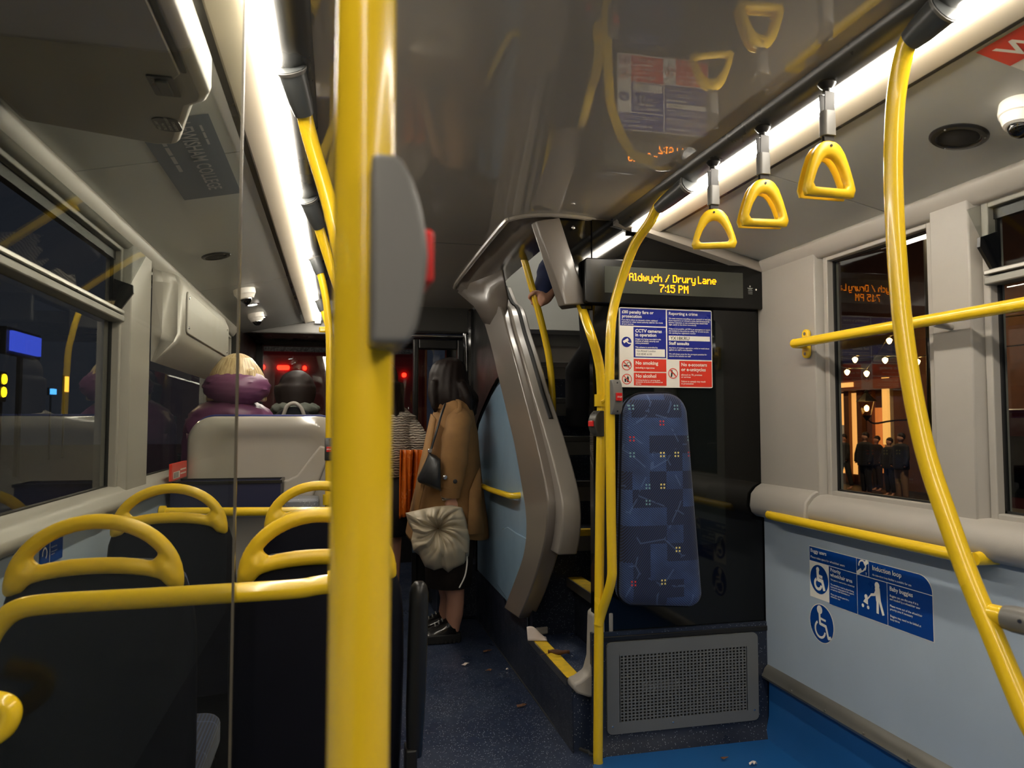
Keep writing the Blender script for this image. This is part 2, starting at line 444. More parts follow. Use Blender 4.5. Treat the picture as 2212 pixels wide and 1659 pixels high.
# coved upstand of blue vinyl against the right wall
pr = [(R-.03, .004), (R-.02, .03), (R-.008, .08), (R-.004, .235), (R+.02, .235), (R+.02, .0)]
MB().prism([(a, b) for a, b in pr], 'y', YR+.1, 2.64).build('blue_upstand', 'lino_b', fl, smooth=60)

# ---- ceiling
ce = struct(B(L-.05, R+.05, YR, 2.66, 2.09, 2.12).add(*[MB().box(L-.05, .62, 2.66, YF, 2.09, 2.12).v, MB().box(0,1,0,1,0,1).f]).build('ceiling', 'channel', smooth=None), 'roof of the lower deck with glossy centre panels', 'ceiling')
lip = [at(*p, Z=ZC) for p in ((990, 605), (1040, 540), (1090, 480), (1104, 471), (1130, 465), (1165, 462), (1210, 463), (1260, 468), (1330, 482))]
lipc = cat([(.66, 4.25, ZC)]+lip[:1]+lip[1:], 5)
cp = [(mx(1.03), YR), (1.03, YR), (1.03, 2.70)]+[(q.x, q.y) for q in reversed(lipc) if q.x < 1.02]+[(.9, 4.75), (.9, 5.02), (.35, 5.02), (.35, 5.65), (mx(1.03), 5.65)]
MB().prism(cp, 'z', ZC, ZC+.012).build('centre_panel', 'ceil', ce, smooth=None)
# joint lines: the glossy panel is laid in lengths
for y in (1.02, 3.2):
    MB().box(mx(1.03)+.01, .62 if y > 2.6 else 1.02, y-.002, y+.002, ZC-.0012, ZC+.001).build('panel_joint', 'channel', ce, smooth=None)
MB().tube([q+Vector((0, 0, -.002)) for q in lipc], .011, 8).build('opening_lip', 'lipgrey', ce)
# underside band between the centre panel and the stair opening
inner = [at(1330, 488, Y=2.72), at(1240, 480, Y=2.75), Vector((.87, 2.78, 1.985)), Vector((.87, 3.0, 1.985)), Vector((.87, 3.27, 1.985)), Vector((.87, 3.69, 1.985)), Vector((.87, 4.03, 1.975)), Vector((.87, 4.3, 1.90))]
outer = [lip[8], lip[6], lip[4], lip[3], lip[2], lip[1], lip[0], Vector((.66, 4.25, ZC))]
MB().loft([[Vector(a), Vector(b)] for a, b in zip(outer, [Vector(i) for i in inner])], caps=False, closed=False).build('opening_band', 'frame_grey', ce, smooth=60, thick=.006)
for sgn, side in ((1, 'right'), (-1, 'left')):
    g = (lambda x: x) if sgn > 0 else mx
    y1 = 2.66 if sgn > 0 else 5.65
    def strip(name, mat, pts, par, y0=YR, yy=y1):
        pl = [(g(x), z+HC) for x, z in pts]; MB().prism(pl, 'y', y0, yy).build(name, mat, par, smooth=50)
    # dark grab channel
    strip('grab_channel', 'channel', [(1.028, .80), (1.028, .778), (1.04, .764), (1.075, .752), (1.092, .756), (1.094, .80)], ce)
    # white reflector beside the lamp
    strip('white_reflector', 'cove', [(1.137, .765), (1.137, .753), (1.195, .738), (1.204, .736), (1.21, .742), (1.205, .78)], ce)
    strip('shadow_gap', 'channel', [(1.205, .752), (1.205, .747), (1.228, .741), (1.228, .75)], ce)
    # grey side panels, in lengths with joints
    ends = [YR, -.9, .55, 1.93, 2.655] if sgn > 0 else [YR, -.9, .55, 2.1, 3.9, 5.65]
    for a, b in zip(ends[:-1], ends[1:]):
        MB().prism([(g(1.226), .7405+HC), (g(1.45), .692+HC), (g(1.645), .650+HC), (g(1.645), .665+HC), (g(1.226), .756+HC)], 'y', a+.003, b-.003).build('side_panel', 'side_ceil', ce, smooth=50)
    # lamp strip
    t = thing('ceiling_light', 'long white light strip along the ceiling beside the '+('hanging straps' if sgn > 0 else 'glass screen'), 'light', ((g(1.115)), 1.0, .752+HC))
    MB().prism([(g(1.096), .757+HC), (g(1.098), .746+HC), (g(1.105), .739+HC), (g(1.116), .736+HC), (g(1.127), .739+HC), (g(1.133), .746+HC), (g(1.135), .757+HC)], 'y', YR, y1-.03).build('diffuser', 'strip', t, smooth=60)
    MB().prism([(g(1.092), .757+HC), (g(1.139), .757+HC), (g(1.139), .80+HC), (g(1.092), .80+HC)], 'y', YR, y1-.02).build('lamp_housing', 'alu_d', t, smooth=None)
    MB().box(min(g(1.094), g(1.137)), max(g(1.094), g(1.137)), y1-.03, y1-.02, .734+HC, .78+HC).build('end_cap', 'bell', t, smooth=None)

# ---- right wall
wr = struct(B(R+.10, R+.14, YR, 2.70, -.05, 2.09).build('wall_right', 'black', smooth=None), 'right side wall with pale mouldings and windows', 'wall')
wr.data.clear_geometry()
m = MB()
m.box(R+.06, R+.10, YR, 2.70, -.05, .90); m.box(R+.06, R+.10, YR, 2.70, 1.86, 2.09)
off = WOFF[wr.name]; wr.data.from_pydata([Vector(q)-off for q in m.v], [], m.f); wr.data.materials.clear(); wr.data.materials.append(M['black'])
W1 = (1.785, 2.28); W2 = (-.9, 1.617)
MB().box(R-.004, R+.06, YR, 2.655, .235, .90).build('lower_panel', 'panel_blue', wr, smooth=None)
sill = [(R+.05, .975), (R-.008, .968), (R-.03, .955), (R-.052, .93), (R-.058, .905), (R-.05, .88), (R-.03, .866), (R-.004, .862), (R+.05, .862)]
MB().prism(sill, 'y', YR, 2.30).build('sill_moulding', 'wall', wr, smooth=60)
MB().prism([(x-.012 if x < R else x, z+(.012 if z > .92 else -.012)) for x, z in sill], 'y', 2.30, 2.655).build('corner_sill', 'wall', wr, smooth=60, bevel=.006)
cov = [(R+.05, 1.885), (R-.012, 1.872), (R-.028, 1.862), (R-.03, 1.85), (R-.008, 1.815), (R+.0, 1.806), (R+.05, 1.80)]
MB().prism(cov, 'y', YR, 2.655).build('cove_moulding', 'wall', wr, smooth=50)
def pillar(name, y0, y1, par, x, s):
    # s=+1 right wall, -1 left wall
    MB().prism([(x, y0+.018), (x, y1-.018), (x+.035*s, y1), (x+.05*s, y1), (x+.05*s, y0), (x+.035*s, y0)], 'z', .955, 1.835).build(name, 'wall', par, smooth=30, bevel=.004)
pillar('pillar', 1.617, 1.785, wr, R-.012, 1)
pillar('corner_pillar', 2.28, 2.68, wr, R-.012, 1)
def window(n, y0, y1, z0, z1, x, s, label, hop=None):
    w = thing('window_%d' % n, label, 'window', (x+.04*s, (y0+y1)/2, z0)); struct(w)
    fx0, fx1 = sorted((x+.012*s, x+.06*s))
    f = MB(); t = .022
    f.box(fx0, fx1, y0, y0+t, z0, z1); f.box(fx0, fx1, y1-t, y1, z0, z1); f.box(fx0, fx1, y0+t, y1-t, z0, z0+t); f.box(fx0, fx1, y0+t, y1-t, z1-t, z1)
    f.build('window_frame', 'wall', w, smooth=None, bevel=.003)
    g = MB(); a, b = sorted((x+.035*s, x+.045*s)); gt = .006; k = t
    g.box(a, b, y0+k, y0+k+gt, z0+k, z1-k); g.box(a, b, y1-k-gt, y1-k, z0+k, z1-k); g.box(a, b, y0+k, y1-k, z0+k, z0+k+gt); g.box(a, b, y0+k, y1-k, z1-k-gt, z1-k)
    g.build('rubber_seal', 'rubber', w, smooth=None)
    a, b = sorted((x+.040*s, x+.0412*s))
    ztop = hop if hop else z1-k
    MB().box(a, b, y0+k, y1-k, z0+k, ztop).build('pane', 'glass', w, smooth=None)
    if hop:
        a, b = sorted((x+.0*s, x+.05*s))
        MB().box(a, b, y0+k*.6, y1-k*.6, hop-.022, hop+.0).build('transom', 'alu_d', w, smooth=None, bevel=.004)
        MB().box(a, (a+b)/2 if s > 0 else b, y0+k*.6, y1-k*.6, hop+.004, hop+.018).build('vent_track', 'alu', w, smooth=None, bevel=.003)
        # hopper pane, leaning into the bus from its lower edge
        h = z1-k-hop-.02; lean = -.085*s
        v = MB(); xb = x+.02*s
        for yy0, yy1 in ((y0+k+.01, y1-k-.01),):
            v.add([(xb, yy0, hop+.02), (xb, yy1, hop+.02), (xb+lean, yy1, hop+.02+h*.92), (xb+lean, yy0, hop+.02+h*.92),
                   (xb+.006*s, yy0, hop+.02), (xb+.006*s, yy1, hop+.02), (xb+lean+.006*s, yy1, hop+.02+h*.92), (xb+lean+.006*s, yy0, hop+.02+h*.92)],
                  [(0,1,2,3),(7,6,5,4),(0,4,5,1),(1,5,6,2),(2,6,7,3),(3,7,4,0)])
        v.build('vent_pane', 'glass', w, smooth=None)
        # dark wedge at each end of the vent
        for yy in (y0+k+.004, y1-k-.014):
            MB().prism([(x+.03*s, hop+.01), (x+.012*s, hop+.012), (x-.03*s, hop+.075), (x-.028*s, hop+.10), (x+.03*s, hop+.12)], 'y', yy, yy+.01).build('vent_stay', 'black', w, smooth=None)
        MB().box(*sorted((x+.03*s, x+.05*s)), y0+k, y1-k, z1-k-.03, z1-k).build('vent_top_rail', 'black', w, smooth=None)
    return w
window(1, W1[0], W1[1], .963, 1.812, R, 1, 'narrow fixed window beside the bulkhead sign, lit street outside')
window(2, W2[0], W2[1], .963, 1.812, R, 1, 'long window with tilted top vent behind the upper yellow rail', hop=1.605)
bb = struct(MB().prism([(R-.004, .222), (R-.03, .226), (R-.034, .236), (R-.026, .25), (R-.022, .262), (R-.01, .274), (R-.004, .276)], 'y', YR, 2.645).build('baseboard_right', 'alu_d', smooth=35), 'worn aluminium strip capping the blue floor upstand', 'baseboard')
for i in range(9):
    y = 2.45-i*.19
    MB().lathe([(.0, 0), (.004, .0), (.004, .002), (.001, .003)], (R-.033, y, .243), (-1, 0, .3), 10).build('rivet', 'alu', bb)

# ---- left wall
wl = struct(B(L-.10, L-.06, YR, YF, -.05, .95).add(*[MB().box(L-.10, L-.06, YR, YF, 1.86, 2.09).v, MB().box(0,1,0,1,0,1).f]).build('wall_left', 'black', smooth=None), 'left side wall with pale mouldings and dark windows', 'wall')
MB().box(L-.06, L+.004, YR, 5.3, 0, .95).build('lower_panel', 'panel_blue', wl, smooth=None)
sl = [(L-.05, 1.014), (L-.008, 1.010), (L+.004, 1.0), (L+.018, .994), (L+.020, .986), (L+.034, .978), (L+.039, .962), (L+.03, .945), (L+.004, .935), (L-.05, .935)]
MB().prism(sl, 'y', YR, 5.3).build('sill_moulding', 'wall', wl, smooth=60)
MB().prism([(2*MID-x, z) for x, z in cov], 'y', YR, 5.3).build('cove_moulding', 'wall', wl, smooth=50)
pillar('pillar', 2.69, 2.99, wl, L+.012, -1)
pillar('pillar', 4.6, 4.85, wl, L+.012, -1)
window(3, -.9, 2.69, .988, 1.812, L, -1, 'long side window with a tilted top vent above the near seats', hop=1.575)
window(4, 2.99, 4.6, .988, 1.812, L, -1, 'dark side window under the grey wall box')
window(5, 4.85, 5.3, .988, 1.812, L, -1, 'narrow dark side window beside the front seats')
# exit-side dark jamb towards the entrance
struct(MB().box(L-.06, L+.02, 5.3, YF, 0, 1.9).build('wall_entrance', 'black', smooth=None), 'dark entrance side panel near the windscreen', 'wall')
# ---- rear closure behind the camera
struct(MB().box(L-.1, R+.14, YR-.08, YR, -.06, 2.12).build('wall_rear', 'wall2', smooth=None), 'rear wall of the lower deck', 'wall')

# ---- front end
wf = struct(MB().box(L-.1, R+.14, YF, YF+.1, -.06, .95).build('wall_front', 'black', smooth=None), 'dark front end of the bus with windscreen', 'wall')
MB().box(L-.1, R+.14, 5.72, YF+.1, 1.92, 2.0).build('front_roof_lining', 'channel', wf, smooth=None)
MB().box(.35, R+.14, 5.02, 5.06, 1.84, 2.05).build('header', 'bell_dark', wf, smooth=None, bevel=.01)
MB().box(L-.1, .352, 5.66, 5.72, 1.88, 2.05).build('header', 'bell', wf, smooth=None, bevel=.01)
MB().box(L-.1, R+.14, YF-.02, YF+.08, 1.88, 2.0).build('screen_header', 'bell_dark', wf, smooth=None)
MB().box(L-.1, -.62, YF-.02, YF+.08, .9, 1.9).build('screen_pillar', 'black', wf, smooth=None)
MB().box(.0, .10, YF-.02, YF+.08, .9, 1.9).build('screen_pillar', 'black', wf, smooth=None)
MB().box(.95, R+.1, YF-.02, YF+.08, .9, 1.9).build('screen_pillar', 'black', wf, smooth=None)
MB().box(-.62, .95, YF+.02, YF+.03, .9, 1.89).build('windscreen', 'glass', wf, smooth=None)
MB().box(-.6, .0, YF-.2, YF, .92, .97).build('dashboard', 'black', wf, smooth=None, bevel=.01)

# ================================================================== STAIR BULKHEAD (faces the camera)
bk = struct(MB().box(.945, R+.06, YB+.012, YB+.05, .40, 2.0).build('wall_bulkhead', 'black_gl', smooth=None), 'glossy black bulkhead enclosing the foot of the stairs', 'wall')
MB().prism([(.79, 2.0), (.95, 2.0), (.95, 1.655), (.905, 1.655)], 'y', YB+.02, YB+.05).build('upper_panel', 'black_gl', bk, smooth=None)
# tinted pane with rounded corners let into it
q0 = at(1322, 1185, Y=YB); q1 = at(1562, 690, Y=YB)
MB().prism(rrect(q0.x, q1.x, q0.z, q1.z, .06), 'y', YB+.004, YB+.0115).build('tinted_pane', P('dark_green_tint', (20, 23, 21), .05, rvar=.01, spec=.5), bk, smooth=None)
# cross trim under the ceiling
tr = MB()
c0, c1 = at(1395, 505, Y=YB-.02), at(1648, 588, Y=YB-.02)
tr.loft([[Vector((x, y, z+dz)) for y, dz in ((YB+.01, .03), (YB-.025, .028), (YB-.035, .01), (YB-.028, -.012), (YB+.01, -.018))] for x, z in ((1.03, 2.0), (c0.x+.02, c0.z+.012), (c1.x, c1.z+.01), (R, c1.z))])
tr.build('ceiling_trim', 'wall2', bk, smooth=50)
MB().box(.97, R-.002, YB-.004, YB+.014, .405, .425).build('black_rail', 'black', bk, smooth=None, bevel=.003)
# dark vinyl base under the grille, swept out to the floor
pl = [(YB+.02, .44), (YB+.0, .44), (YB-.002, .08), (YB-.012, .03), (YB-.035, .005), (YB-.035, 0), (YB+.02, 0)]
MB().prism([(a, b) for a, b in pl], 'x', .93, R-.005).build('vinyl_base', 'lino_d', bk, smooth=60)
# ---- sign display
dsp = thing('display', 'long black passenger display showing stop name and time in amber', 'display', (1.3, YB, 1.66))
d0 = at(1262, 660, Y=YB-.01); d1 = at(1648, 575, Y=YB-.01)
zt = at(1648, 594, Y=YB-.01).z
MB().prism(rrect(d0.x, R-.004, at(1450, 662, Y=YB-.01).z, zt+.03, .012), 'y', YB-.022, YB+.012).build('housing', P('display_black', (15, 15, 14), .25, rvar=.02, spec=.3), dsp, smooth=40, bevel=.004)
e0 = at(1306, 632, Y=YB-.022); e1 = at(1604, 590, Y=YB-.022)
MB().box(e0.x, e1.x, YB-.0235, YB-.0215, at(1450, 638, Y=YB-.022).z, at(1450, 582, Y=YB-.022).z).build('screen', P('display_screen', (64, 66, 60), .12, rvar=.02), dsp, smooth=None)
G = {'A': '01110 10001 10001 11111 10001 10001 10001 00000 00000', 'l': '110 010 010 010 010 010 111 000 000', 'd': '00001 00001 01101 10011 10001 10001 01111 00000 00000',
 'w': '00000 00000 10001 10101 10101 10101 01010 00000 00000', 'y': '00000 00000 10001 10001 10001 10001 01111 00001 01110', 'c': '0000 0000 0111 1000 1000 1000 0111 0000 0000',
 'h': '10000 10000 10110 11001 10001 10001 10001 00000 00000', '/': '00001 00010 00010 00100 01000 01000 10000 00000 00000', 'D': '11110 10001 10001 10001 10001 10001 11110 00000 00000',
 'r': '0000 0000 1011 1100 1000 1000 1000 0000 0000', 'u': '00000 00000 10001 10001 10001 10011 01101 00000 00000', 'L': '1000 1000 1000 1000 1000 1000 1111 0000 0000',
 'a': '00000 00000 01110 00001 01111 10001 01111 00000 00000', 'n': '00000 00000 10110 11001 10001 10001 10001 00000 00000', 'e': '00000 00000 01110 10001 11111 10000 01110 00000 00000',
 '7': '11111 00001 00010 00100 01000 01000 01000 00000 00000', ':': '0 0 1 0 0 1 0 0 0', '1': '010 110 010 010 010 010 111 000 000', '5': '11111 10000 11110 00001 00001 10001 01110 00000 00000',
 'P': '11110 10001 10001 11110 10000 10000 10000 00000 00000', 'M': '10001 11011 10101 10101 10001 10001 10001 00000 00000', ' ': '00 00 00 00 00 00 00 00 00', '_': '0 0 0 0 0 0 0 0 0'}
def dots(s):
    x = 0; out = []
    for ch in s:
        g = G[ch].split()
        for r, row in enumerate(g):
            for c, b in enumerate(row):
                if b == '1': out.append((x+c, r))
        x += len(g[0])+1
    return out, x-1
led = MB()
for s, pxl, pxr, pyt, pyb in (('Aldwych / Drury_Lane', 1359, 1547, 589.7, 606), ('7:15 PM', 1425, 1487, 614.6, 631.5)):
    dd, wd_ = dots(s); a = at(pxl, pyt, Y=YB-.0245); b = at(pxr, pyb, Y=YB-.0245)
    dx = (b.x-a.x)/wd_; dz = (a.z-at(pxl, pyb, Y=YB-.0245).z)/7.0
    for c, r in dd:
        x = a.x+c*dx; z = a.z-r*dz
        led.add([(x-.04*dx, YB-.0246, z), (x+1.04*dx, YB-.0246, z), (x+1.04*dx, YB-.0246, z-.95*dz), (x-.04*dx, YB-.0246, z-.95*dz)], [(0, 1, 2, 3)])
led.build('amber_lettering', 'led', dsp, smooth=None)
sg = Sign(at(1612, 640, Y=YB-.0225), (1, 0, 0), (0, 0, 1))
sg.disc('pictogram', 'grey_p', .017, .040, .0035); sg.stroke('pictogram', 'grey_p', [(.006, .033), (.029, .033)], .002); sg.stroke('pictogram', 'grey_p', [(.010, .029), (.025, .029)], .0025)
[sg.stroke('small_print', 'grey_p', [(.009, v_), (.027, v_)], .0018, 1) for v_ in (.023, .0165, .0105)]
sg.disc('pictogram', 'white', .044, .028, .0035)
sg.done(dsp)
for p in ((1238, 492), (1279, 634)):
    c = at(*p, Y=YB+.01); MB().lathe([(0, .02), (.007, .02), (.007, .023), (.003, .026)], (c.x, YB+.03, c.z), (0, -1, 0), 12).build('screw', 'chrome', bk)

# ---- notice panel
nt = thing('notice_panel', 'blue, white and red rules notice above the padded backrest', 'notice', (1.25, YB, 1.36))
n0 = at(1339, 836, Y=YB-.006); n1 = at(1537, 671, Y=YB-.006)
nw, nh = n1.x-n0.x, n1.z-n0.z
MB().prism(rrect(n0.x, n1.x, n0.z, n1.z, .006), 'y', YB-.006, YB+.004).build('backing', 'white', nt, smooth=None)
sg = Sign((n0.x, YB-.006, n0.z), (1, 0, 0), (0, 0, 1))
U = lambda a: a*nw
V = lambda a: a*nh
# cells from the photographed layout, in fractions of the panel (u right, v up)
sg.rect('blue_panel', 'blue_p', U(.008), V(.772), U(.495), V(.988)); sg.rect('blue_panel', 'blue_p', U(.147), V(.372), U(.495), V(.757))
sg.rect('blue_panel', 'blue_p', U(.508), V(.358), U(.992), V(.985))
sg.rect('red_panel', 'red_p', U(.147), V(.197), U(.495), V(.355)); sg.rect('red_panel', 'red_p', U(.147), V(.022), U(.495), V(.183)); sg.rect('red_panel', 'red_p', U(.637), V(.012), U(.992), V(.342))
h1 = nh*.055
T = lambda u, v, s, sz, mat='white', b=.02: sg.text('lettering', mat, U(u), V(v), s, sz, 2, bold=sz*b)
T(.025, .925, '£80 penalty fare or', h1); T(.025, .872, 'prosecution', h1)
for i, s in enumerate(('If you fail to show on demand a ticket, validated', 'smartcard or other travel authority valid for the whole', 'of your journey')): T(.022, .835-.026*i, s, nh*.025)
T(.165, .69, 'CCTV cameras', h1*1.05, b=.03); T(.165, .64, 'in operation', h1*1.05, b=.03)
for i, s in enumerate(('Images are being recorded in the', 'interest of safety, security and', 'crime prevention', '', 'This scheme is controlled by')): T(.165, .598-.026*i, s, nh*.026)
sg.rect('white_box', 'white', U(.165), V(.385), U(.48), V(.482), 2); 
sg.text('black_lettering', 'blackp', U(.178), V(.445), 'Go-Ahead London', nh*.034, 3); sg.text('black_lettering', 'blackp', U(.178), V(.405), '020 8545 6100', nh*.034, 3)
T(.525, .925, 'Reporting a crime', h1)
for i, s in enumerate(('We want everyone travelling on our network to feel safe.', 'If you experience or witness a crime, feel threatened by', "another customer, or see something that doesn't feel", 'right, speak to the driver immediately', '', 'If that is not possible, call 999 in an emergency or report', 'the incident to the police by calling 101 as soon as you', 'can, quoting bus registration number')): T(.525, .872-.0265*i, s, nh*.025)
sg.rect('white_box', 'white', U(.524), V(.598), U(.975), V(.66), 2)
sg.text('black_lettering', 'blackp', U(.54), V(.607), 'YX18KRU', nh*.062, 3, bold=.0001)
T(.525, .545, 'Staff assaults', h1, b=.03)
for i, s in enumerate(('Any form of violence, aggression, verbal or racial abuse', 'against our staff is unacceptable.', '', 'We will always press for the strongest penalties for', 'anyone who assaults our staff')): T(.525, .497-.026*i, s, nh*.025)
T(.165, .285, 'No smoking', h1*1.12, b=.025); T(.165, .235, 'including e-cigarettes', nh*.03)
T(.165, .122, 'No alcohol', h1*1.12, b=.025)
for i, s in enumerate(('Drinking alcohol or carrying open', 'containers of alcohol is prohibited on', 'this bus')): T(.165, .082-.024*i, s, nh*.024)
T(.655, .275, 'No e-scooters', h1*1.1, b=.025); T(.655, .213, 'or e-unicycles', h1*1.1, b=.025)
for i, s in enumerate(('allowed on TfL premises', 'or services', '', 'Failure to comply may result', 'in prosecution')): T(.655, .155-.028*i, s, nh*.029)
cr = nw*.052
sg.disc('pictogram', 'blue_p', U(.073), V(.565), cr, 1)
sg.stroke('pictogram_white', 'white', [(U(.045), V(.565)), (U(.085), V(.595))], cr*.5, 2); sg.stroke('pictogram_white', 'white', [(U(.075), V(.57)), (U(.095), V(.548)), (U(.12), V(.548))], cr*.2, 2)
for cu, cv in ((.073, .275), (.073, .1), (.566, .18)):
    pn = 'prohibition_ring#%d' % int(cu*1000+cv*10)
    sg.ring(pn, 'red_p', U(cu), V(cv), cr, cr*.14, 2)
    sg.stroke(pn, 'red_p', [(U(cu)-cr*.66, V(cv)+cr*.66), (U(cu)+cr*.66, V(cv)-cr*.66)], cr*.16, 3)
sg.stroke('pictogram_black', 'blackp', [(U(.043), V(.266)), (U(.092), V(.266))], .005, 1); sg.ring('pictogram_black', 'blackp', U(.094), V(.286), .008, .002, 1)
sg.stroke('pictogram_black', 'blackp', [(U(.058), V(.07)), (U(.058), V(.10))], .007, 1); sg.stroke('pictogram_black', 'blackp', [(U(.084), V(.07)), (U(.084), V(.12))], .008, 1); sg.stroke('pictogram_black', 'blackp', [(U(.084), V(.12)), (U(.084), V(.14))], .003, 1)
sg.stroke('pictogram_black', 'blackp', [(U(.548), V(.14)), (U(.556), V(.2))], .006, 1); sg.stroke('pictogram_black', 'blackp', [(U(.556), V(.2)), (U(.58), V(.175)), (U(.592), V(.155))], .003, 1); sg.disc('pictogram_black', 'blackp', U(.554), V(.213), .003, 1)
sg.done(nt)

# ---- padded backrest
pad = thing('padded_backrest', 'tall tapered backrest pad in blue patterned moquette on the bulkhead', 'backrest', (1.22, YB, .52))
def pad_outline(ins):
    pts = []
    b0, b1 = at(1343, 1310, Y=YB-.06), at(1519, 1310, Y=YB-.06); t0, t1 = at(1350, 850, Y=YB-.06), at(1487, 850, Y=YB-.06)
    for (cx, cz, r, a0) in ((b1.x, b1.z, .05, 270), (t1.x, t1.z, .085, 0), (t0.x, t0.z, .085, 90), (b0.x, b0.z, .05, 180)):
        sx = -1 if cx > 1.15 else 1; sz = 1 if cz < 1 else -1
        ox, oz = cx+sx*r, cz+sz*r; rr = r-ins
        for k in range(9):
            a = math.radians(a0+90*k/8); pts.append((ox+rr*math.cos(a), oz+rr*math.sin(a)))
    return pts
rings = []
for ins, y in ((.0, YB+.005), (.0, YB-.045), (.006, YB-.058), (.016, YB-.067), (.032, YB-.073), (.06, YB-.076)):
    rings.append([Vector((x, y, z)) for x, z in pad_outline(min(ins, .045))])
rings.append([Vector((1.20+(q.x-1.20)*.4, YB-.078, .95+(q.z-.95)*.5)) for q in rings[-1]])
MB().loft(rings).build('cushion', 'moquette', pad, smooth=50)
po = pad_outline(-.003)
MB().tube([Vector((x, YB-.03, z)) for x, z in po]+[Vector((po[0][0], YB-.03, po[0][1]))], .004, 6).build('edge_piping', 'navy', pad)

# ---- heater grille
gr = thing('heater_grille', 'grey perforated heater cover below the padded backrest', 'grille', (1.3, YB, .05))
g0 = at(1312, 1588, Y=YB-.01); gx1 = at(1636, 1360, Y=YB-.01).x; gz1 = .404; gx0 = g0.x; gz0 = g0.z
h0 = at(1340, 1568, Y=YB-.01); h1_ = at(1611, 1395, Y=YB-.01); hx0, hx1 = h0.x, h1_.x; hz0, hz1 = h0.z+.012, h1_.z
fr = MB(); y0, y1 = YB-.012, YB-.006
out = rrect(gx0, gx1, gz0, gz1, .02, 4)
inn = [(max(hx0, min(hx1, x)), max(hz0, min(hz1, z))) for x, z in out]
n = len(out)
fr.add([(x, y0, z) for x, z in out]+[(x, y0, z) for x, z in inn], [(i, (i+1) % n, (i+1) % n+n, i+n) for i in range(n)])
fr.add([(x, y0, z) for x, z in out]+[(x, YB-.001, z) for x, z in out], [(i, (i+1) % n, (i+1) % n+n, i+n) for i in range(n)])
NC, NR = 35, 21; px_, pz_ = (hx1-hx0)/NC, (hz1-hz0)/NR
for i in range(NC+1):
    x = hx0+i*px_; fr.box(x-px_*.19, x+px_*.19, y0, y1, hz0, hz1)
for j in range(NR+1):
    z = hz0+j*pz_; fr.box(hx0, hx1, y0+.0002, y1, z-pz_*.19, z+pz_*.19)
fr.build('perforated_cover', 'grille', gr, smooth=None)
MB().box(hx0+.09, hx0+.24, YB-.0045, YB-.003, hz0+.1, hz0+.14).build('heater_core', 'alu', gr, smooth=None)
MB().box(hx0, hx1, YB-.003, YB-.0022, hz0, hz1).build('dark_backing', 'black', gr, smooth=None)
for x, z in ((gx0+.02, gz0+.03), (gx1-.02, gz0+.04), ((gx0+gx1)/2-.05, gz0+.025)):
    MB().lathe([(0, 0), (.004, 0), (.004, .002), (.0015, .003)], (x, y0, z), (0, -1, 0), 10).build('screw', 'chrome', gr)

# ================================================================== STAIRCASE
st = thing('staircase', 'dark stairs with yellow and metal nosings rising behind the bulkhead', 'staircase', (1.2, 3.2, 0))
XS = .87
def step(x0, x1, y0, y1, z, riser_to, nos):
    return MB().box(x0, x1, y0, y1, riser_to, z)
MB().prism([(XS, 2.70), (XS, 3.345), (1.085, 3.345), (1.085, 2.70)], 'z', 0, .245).build('tread', 'lino', st, smooth=None)
MB().box(1.09, R+.05, 2.71, 3.345, 0, .50).build('tread', 'lino_d', st, smooth=None)
ZZ = [.72, .93, 1.15, 1.36, 1.58, 1.80]; YY = [3.35, 3.55, 3.77, 3.98, 4.2, 4.42]
for i, (z, y) in enumerate(zip(ZZ, YY)):
    MB().box(.93, R+.05, y, (YY[i+1] if i < 5 else 5.0), z-.28, z-.004).build('tread', 'lino_d' if i < 5 else 'wall2', st, smooth=None)  # topmost tread coloured paler grey for light falling on it from above
    MB().box(.93, R+.04, y-.012, y+.03, z-.03, z).build('nosing', 'alu' if i else 'nosing', st, smooth=None, bevel=.002)
    MB().box(.94, R+.03, y-.004, y, z-.10, z-.03).build('riser_strip', 'alu_d', st, smooth=None)
MB().box(XS-.004, XS+.05, 2.75, 3.335, .240, .252).build('nosing', 'nosing', st, smooth=None)
MB().box(XS-.010, XS+.002, 2.75, 3.335, .222, .2505).build('nosing_edge', 'alu', st, smooth=None)
MB().obox((1.085, 3.03, .499), (.035, 0, 0), (0, .30, 0), (0, 0, .005)).build('nosing', 'nosing', st, smooth=None)
MB().obox((1.05, 3.03, .484), (.004, 0, 0), (0, .30, 0), (0, 0, .02)).build('nosing_edge', 'alu_d', st, smooth=None)
# curved dark vinyl wall at the far side of the first step
cv = []
for z, xo in ((0.245, 1.10), (.55, 1.10), (.62, 1.05), (.66, 1.0)):
    cv.append([Vector((x, y, z)) for x, y in ((XS+.005, 3.30), (XS+.03, 3.325), (XS+.12, 3.338), (xo, 3.342), (xo, 3.36), (XS+.005, 3.36))])
MB().loft(cv).build('vinyl_wall', 'lino_d', st, smooth=50)
# plinth along the aisle
MB().prism([(YB+.03, 0), (5.0, 0), (5.0, .33), (3.36, .33), (3.345, .24), (YB+.04, .235)], 'x', XS-.006, XS-.001).build('vinyl_plinth', 'lino_d', st, smooth=None)
pp = cat([(XS-.0, 5.0, .004), (XS-.002, 3.4, .004), (XS, 2.9, .004), (XS+.01, 2.76, .004), (XS+.05, 2.67, .004), (XS+.12, 2.635, .004), (R-.1, 2.63, .004)], 6)
MB().tube(pp, .007, 6).build('vinyl_weld', 'channel', st)
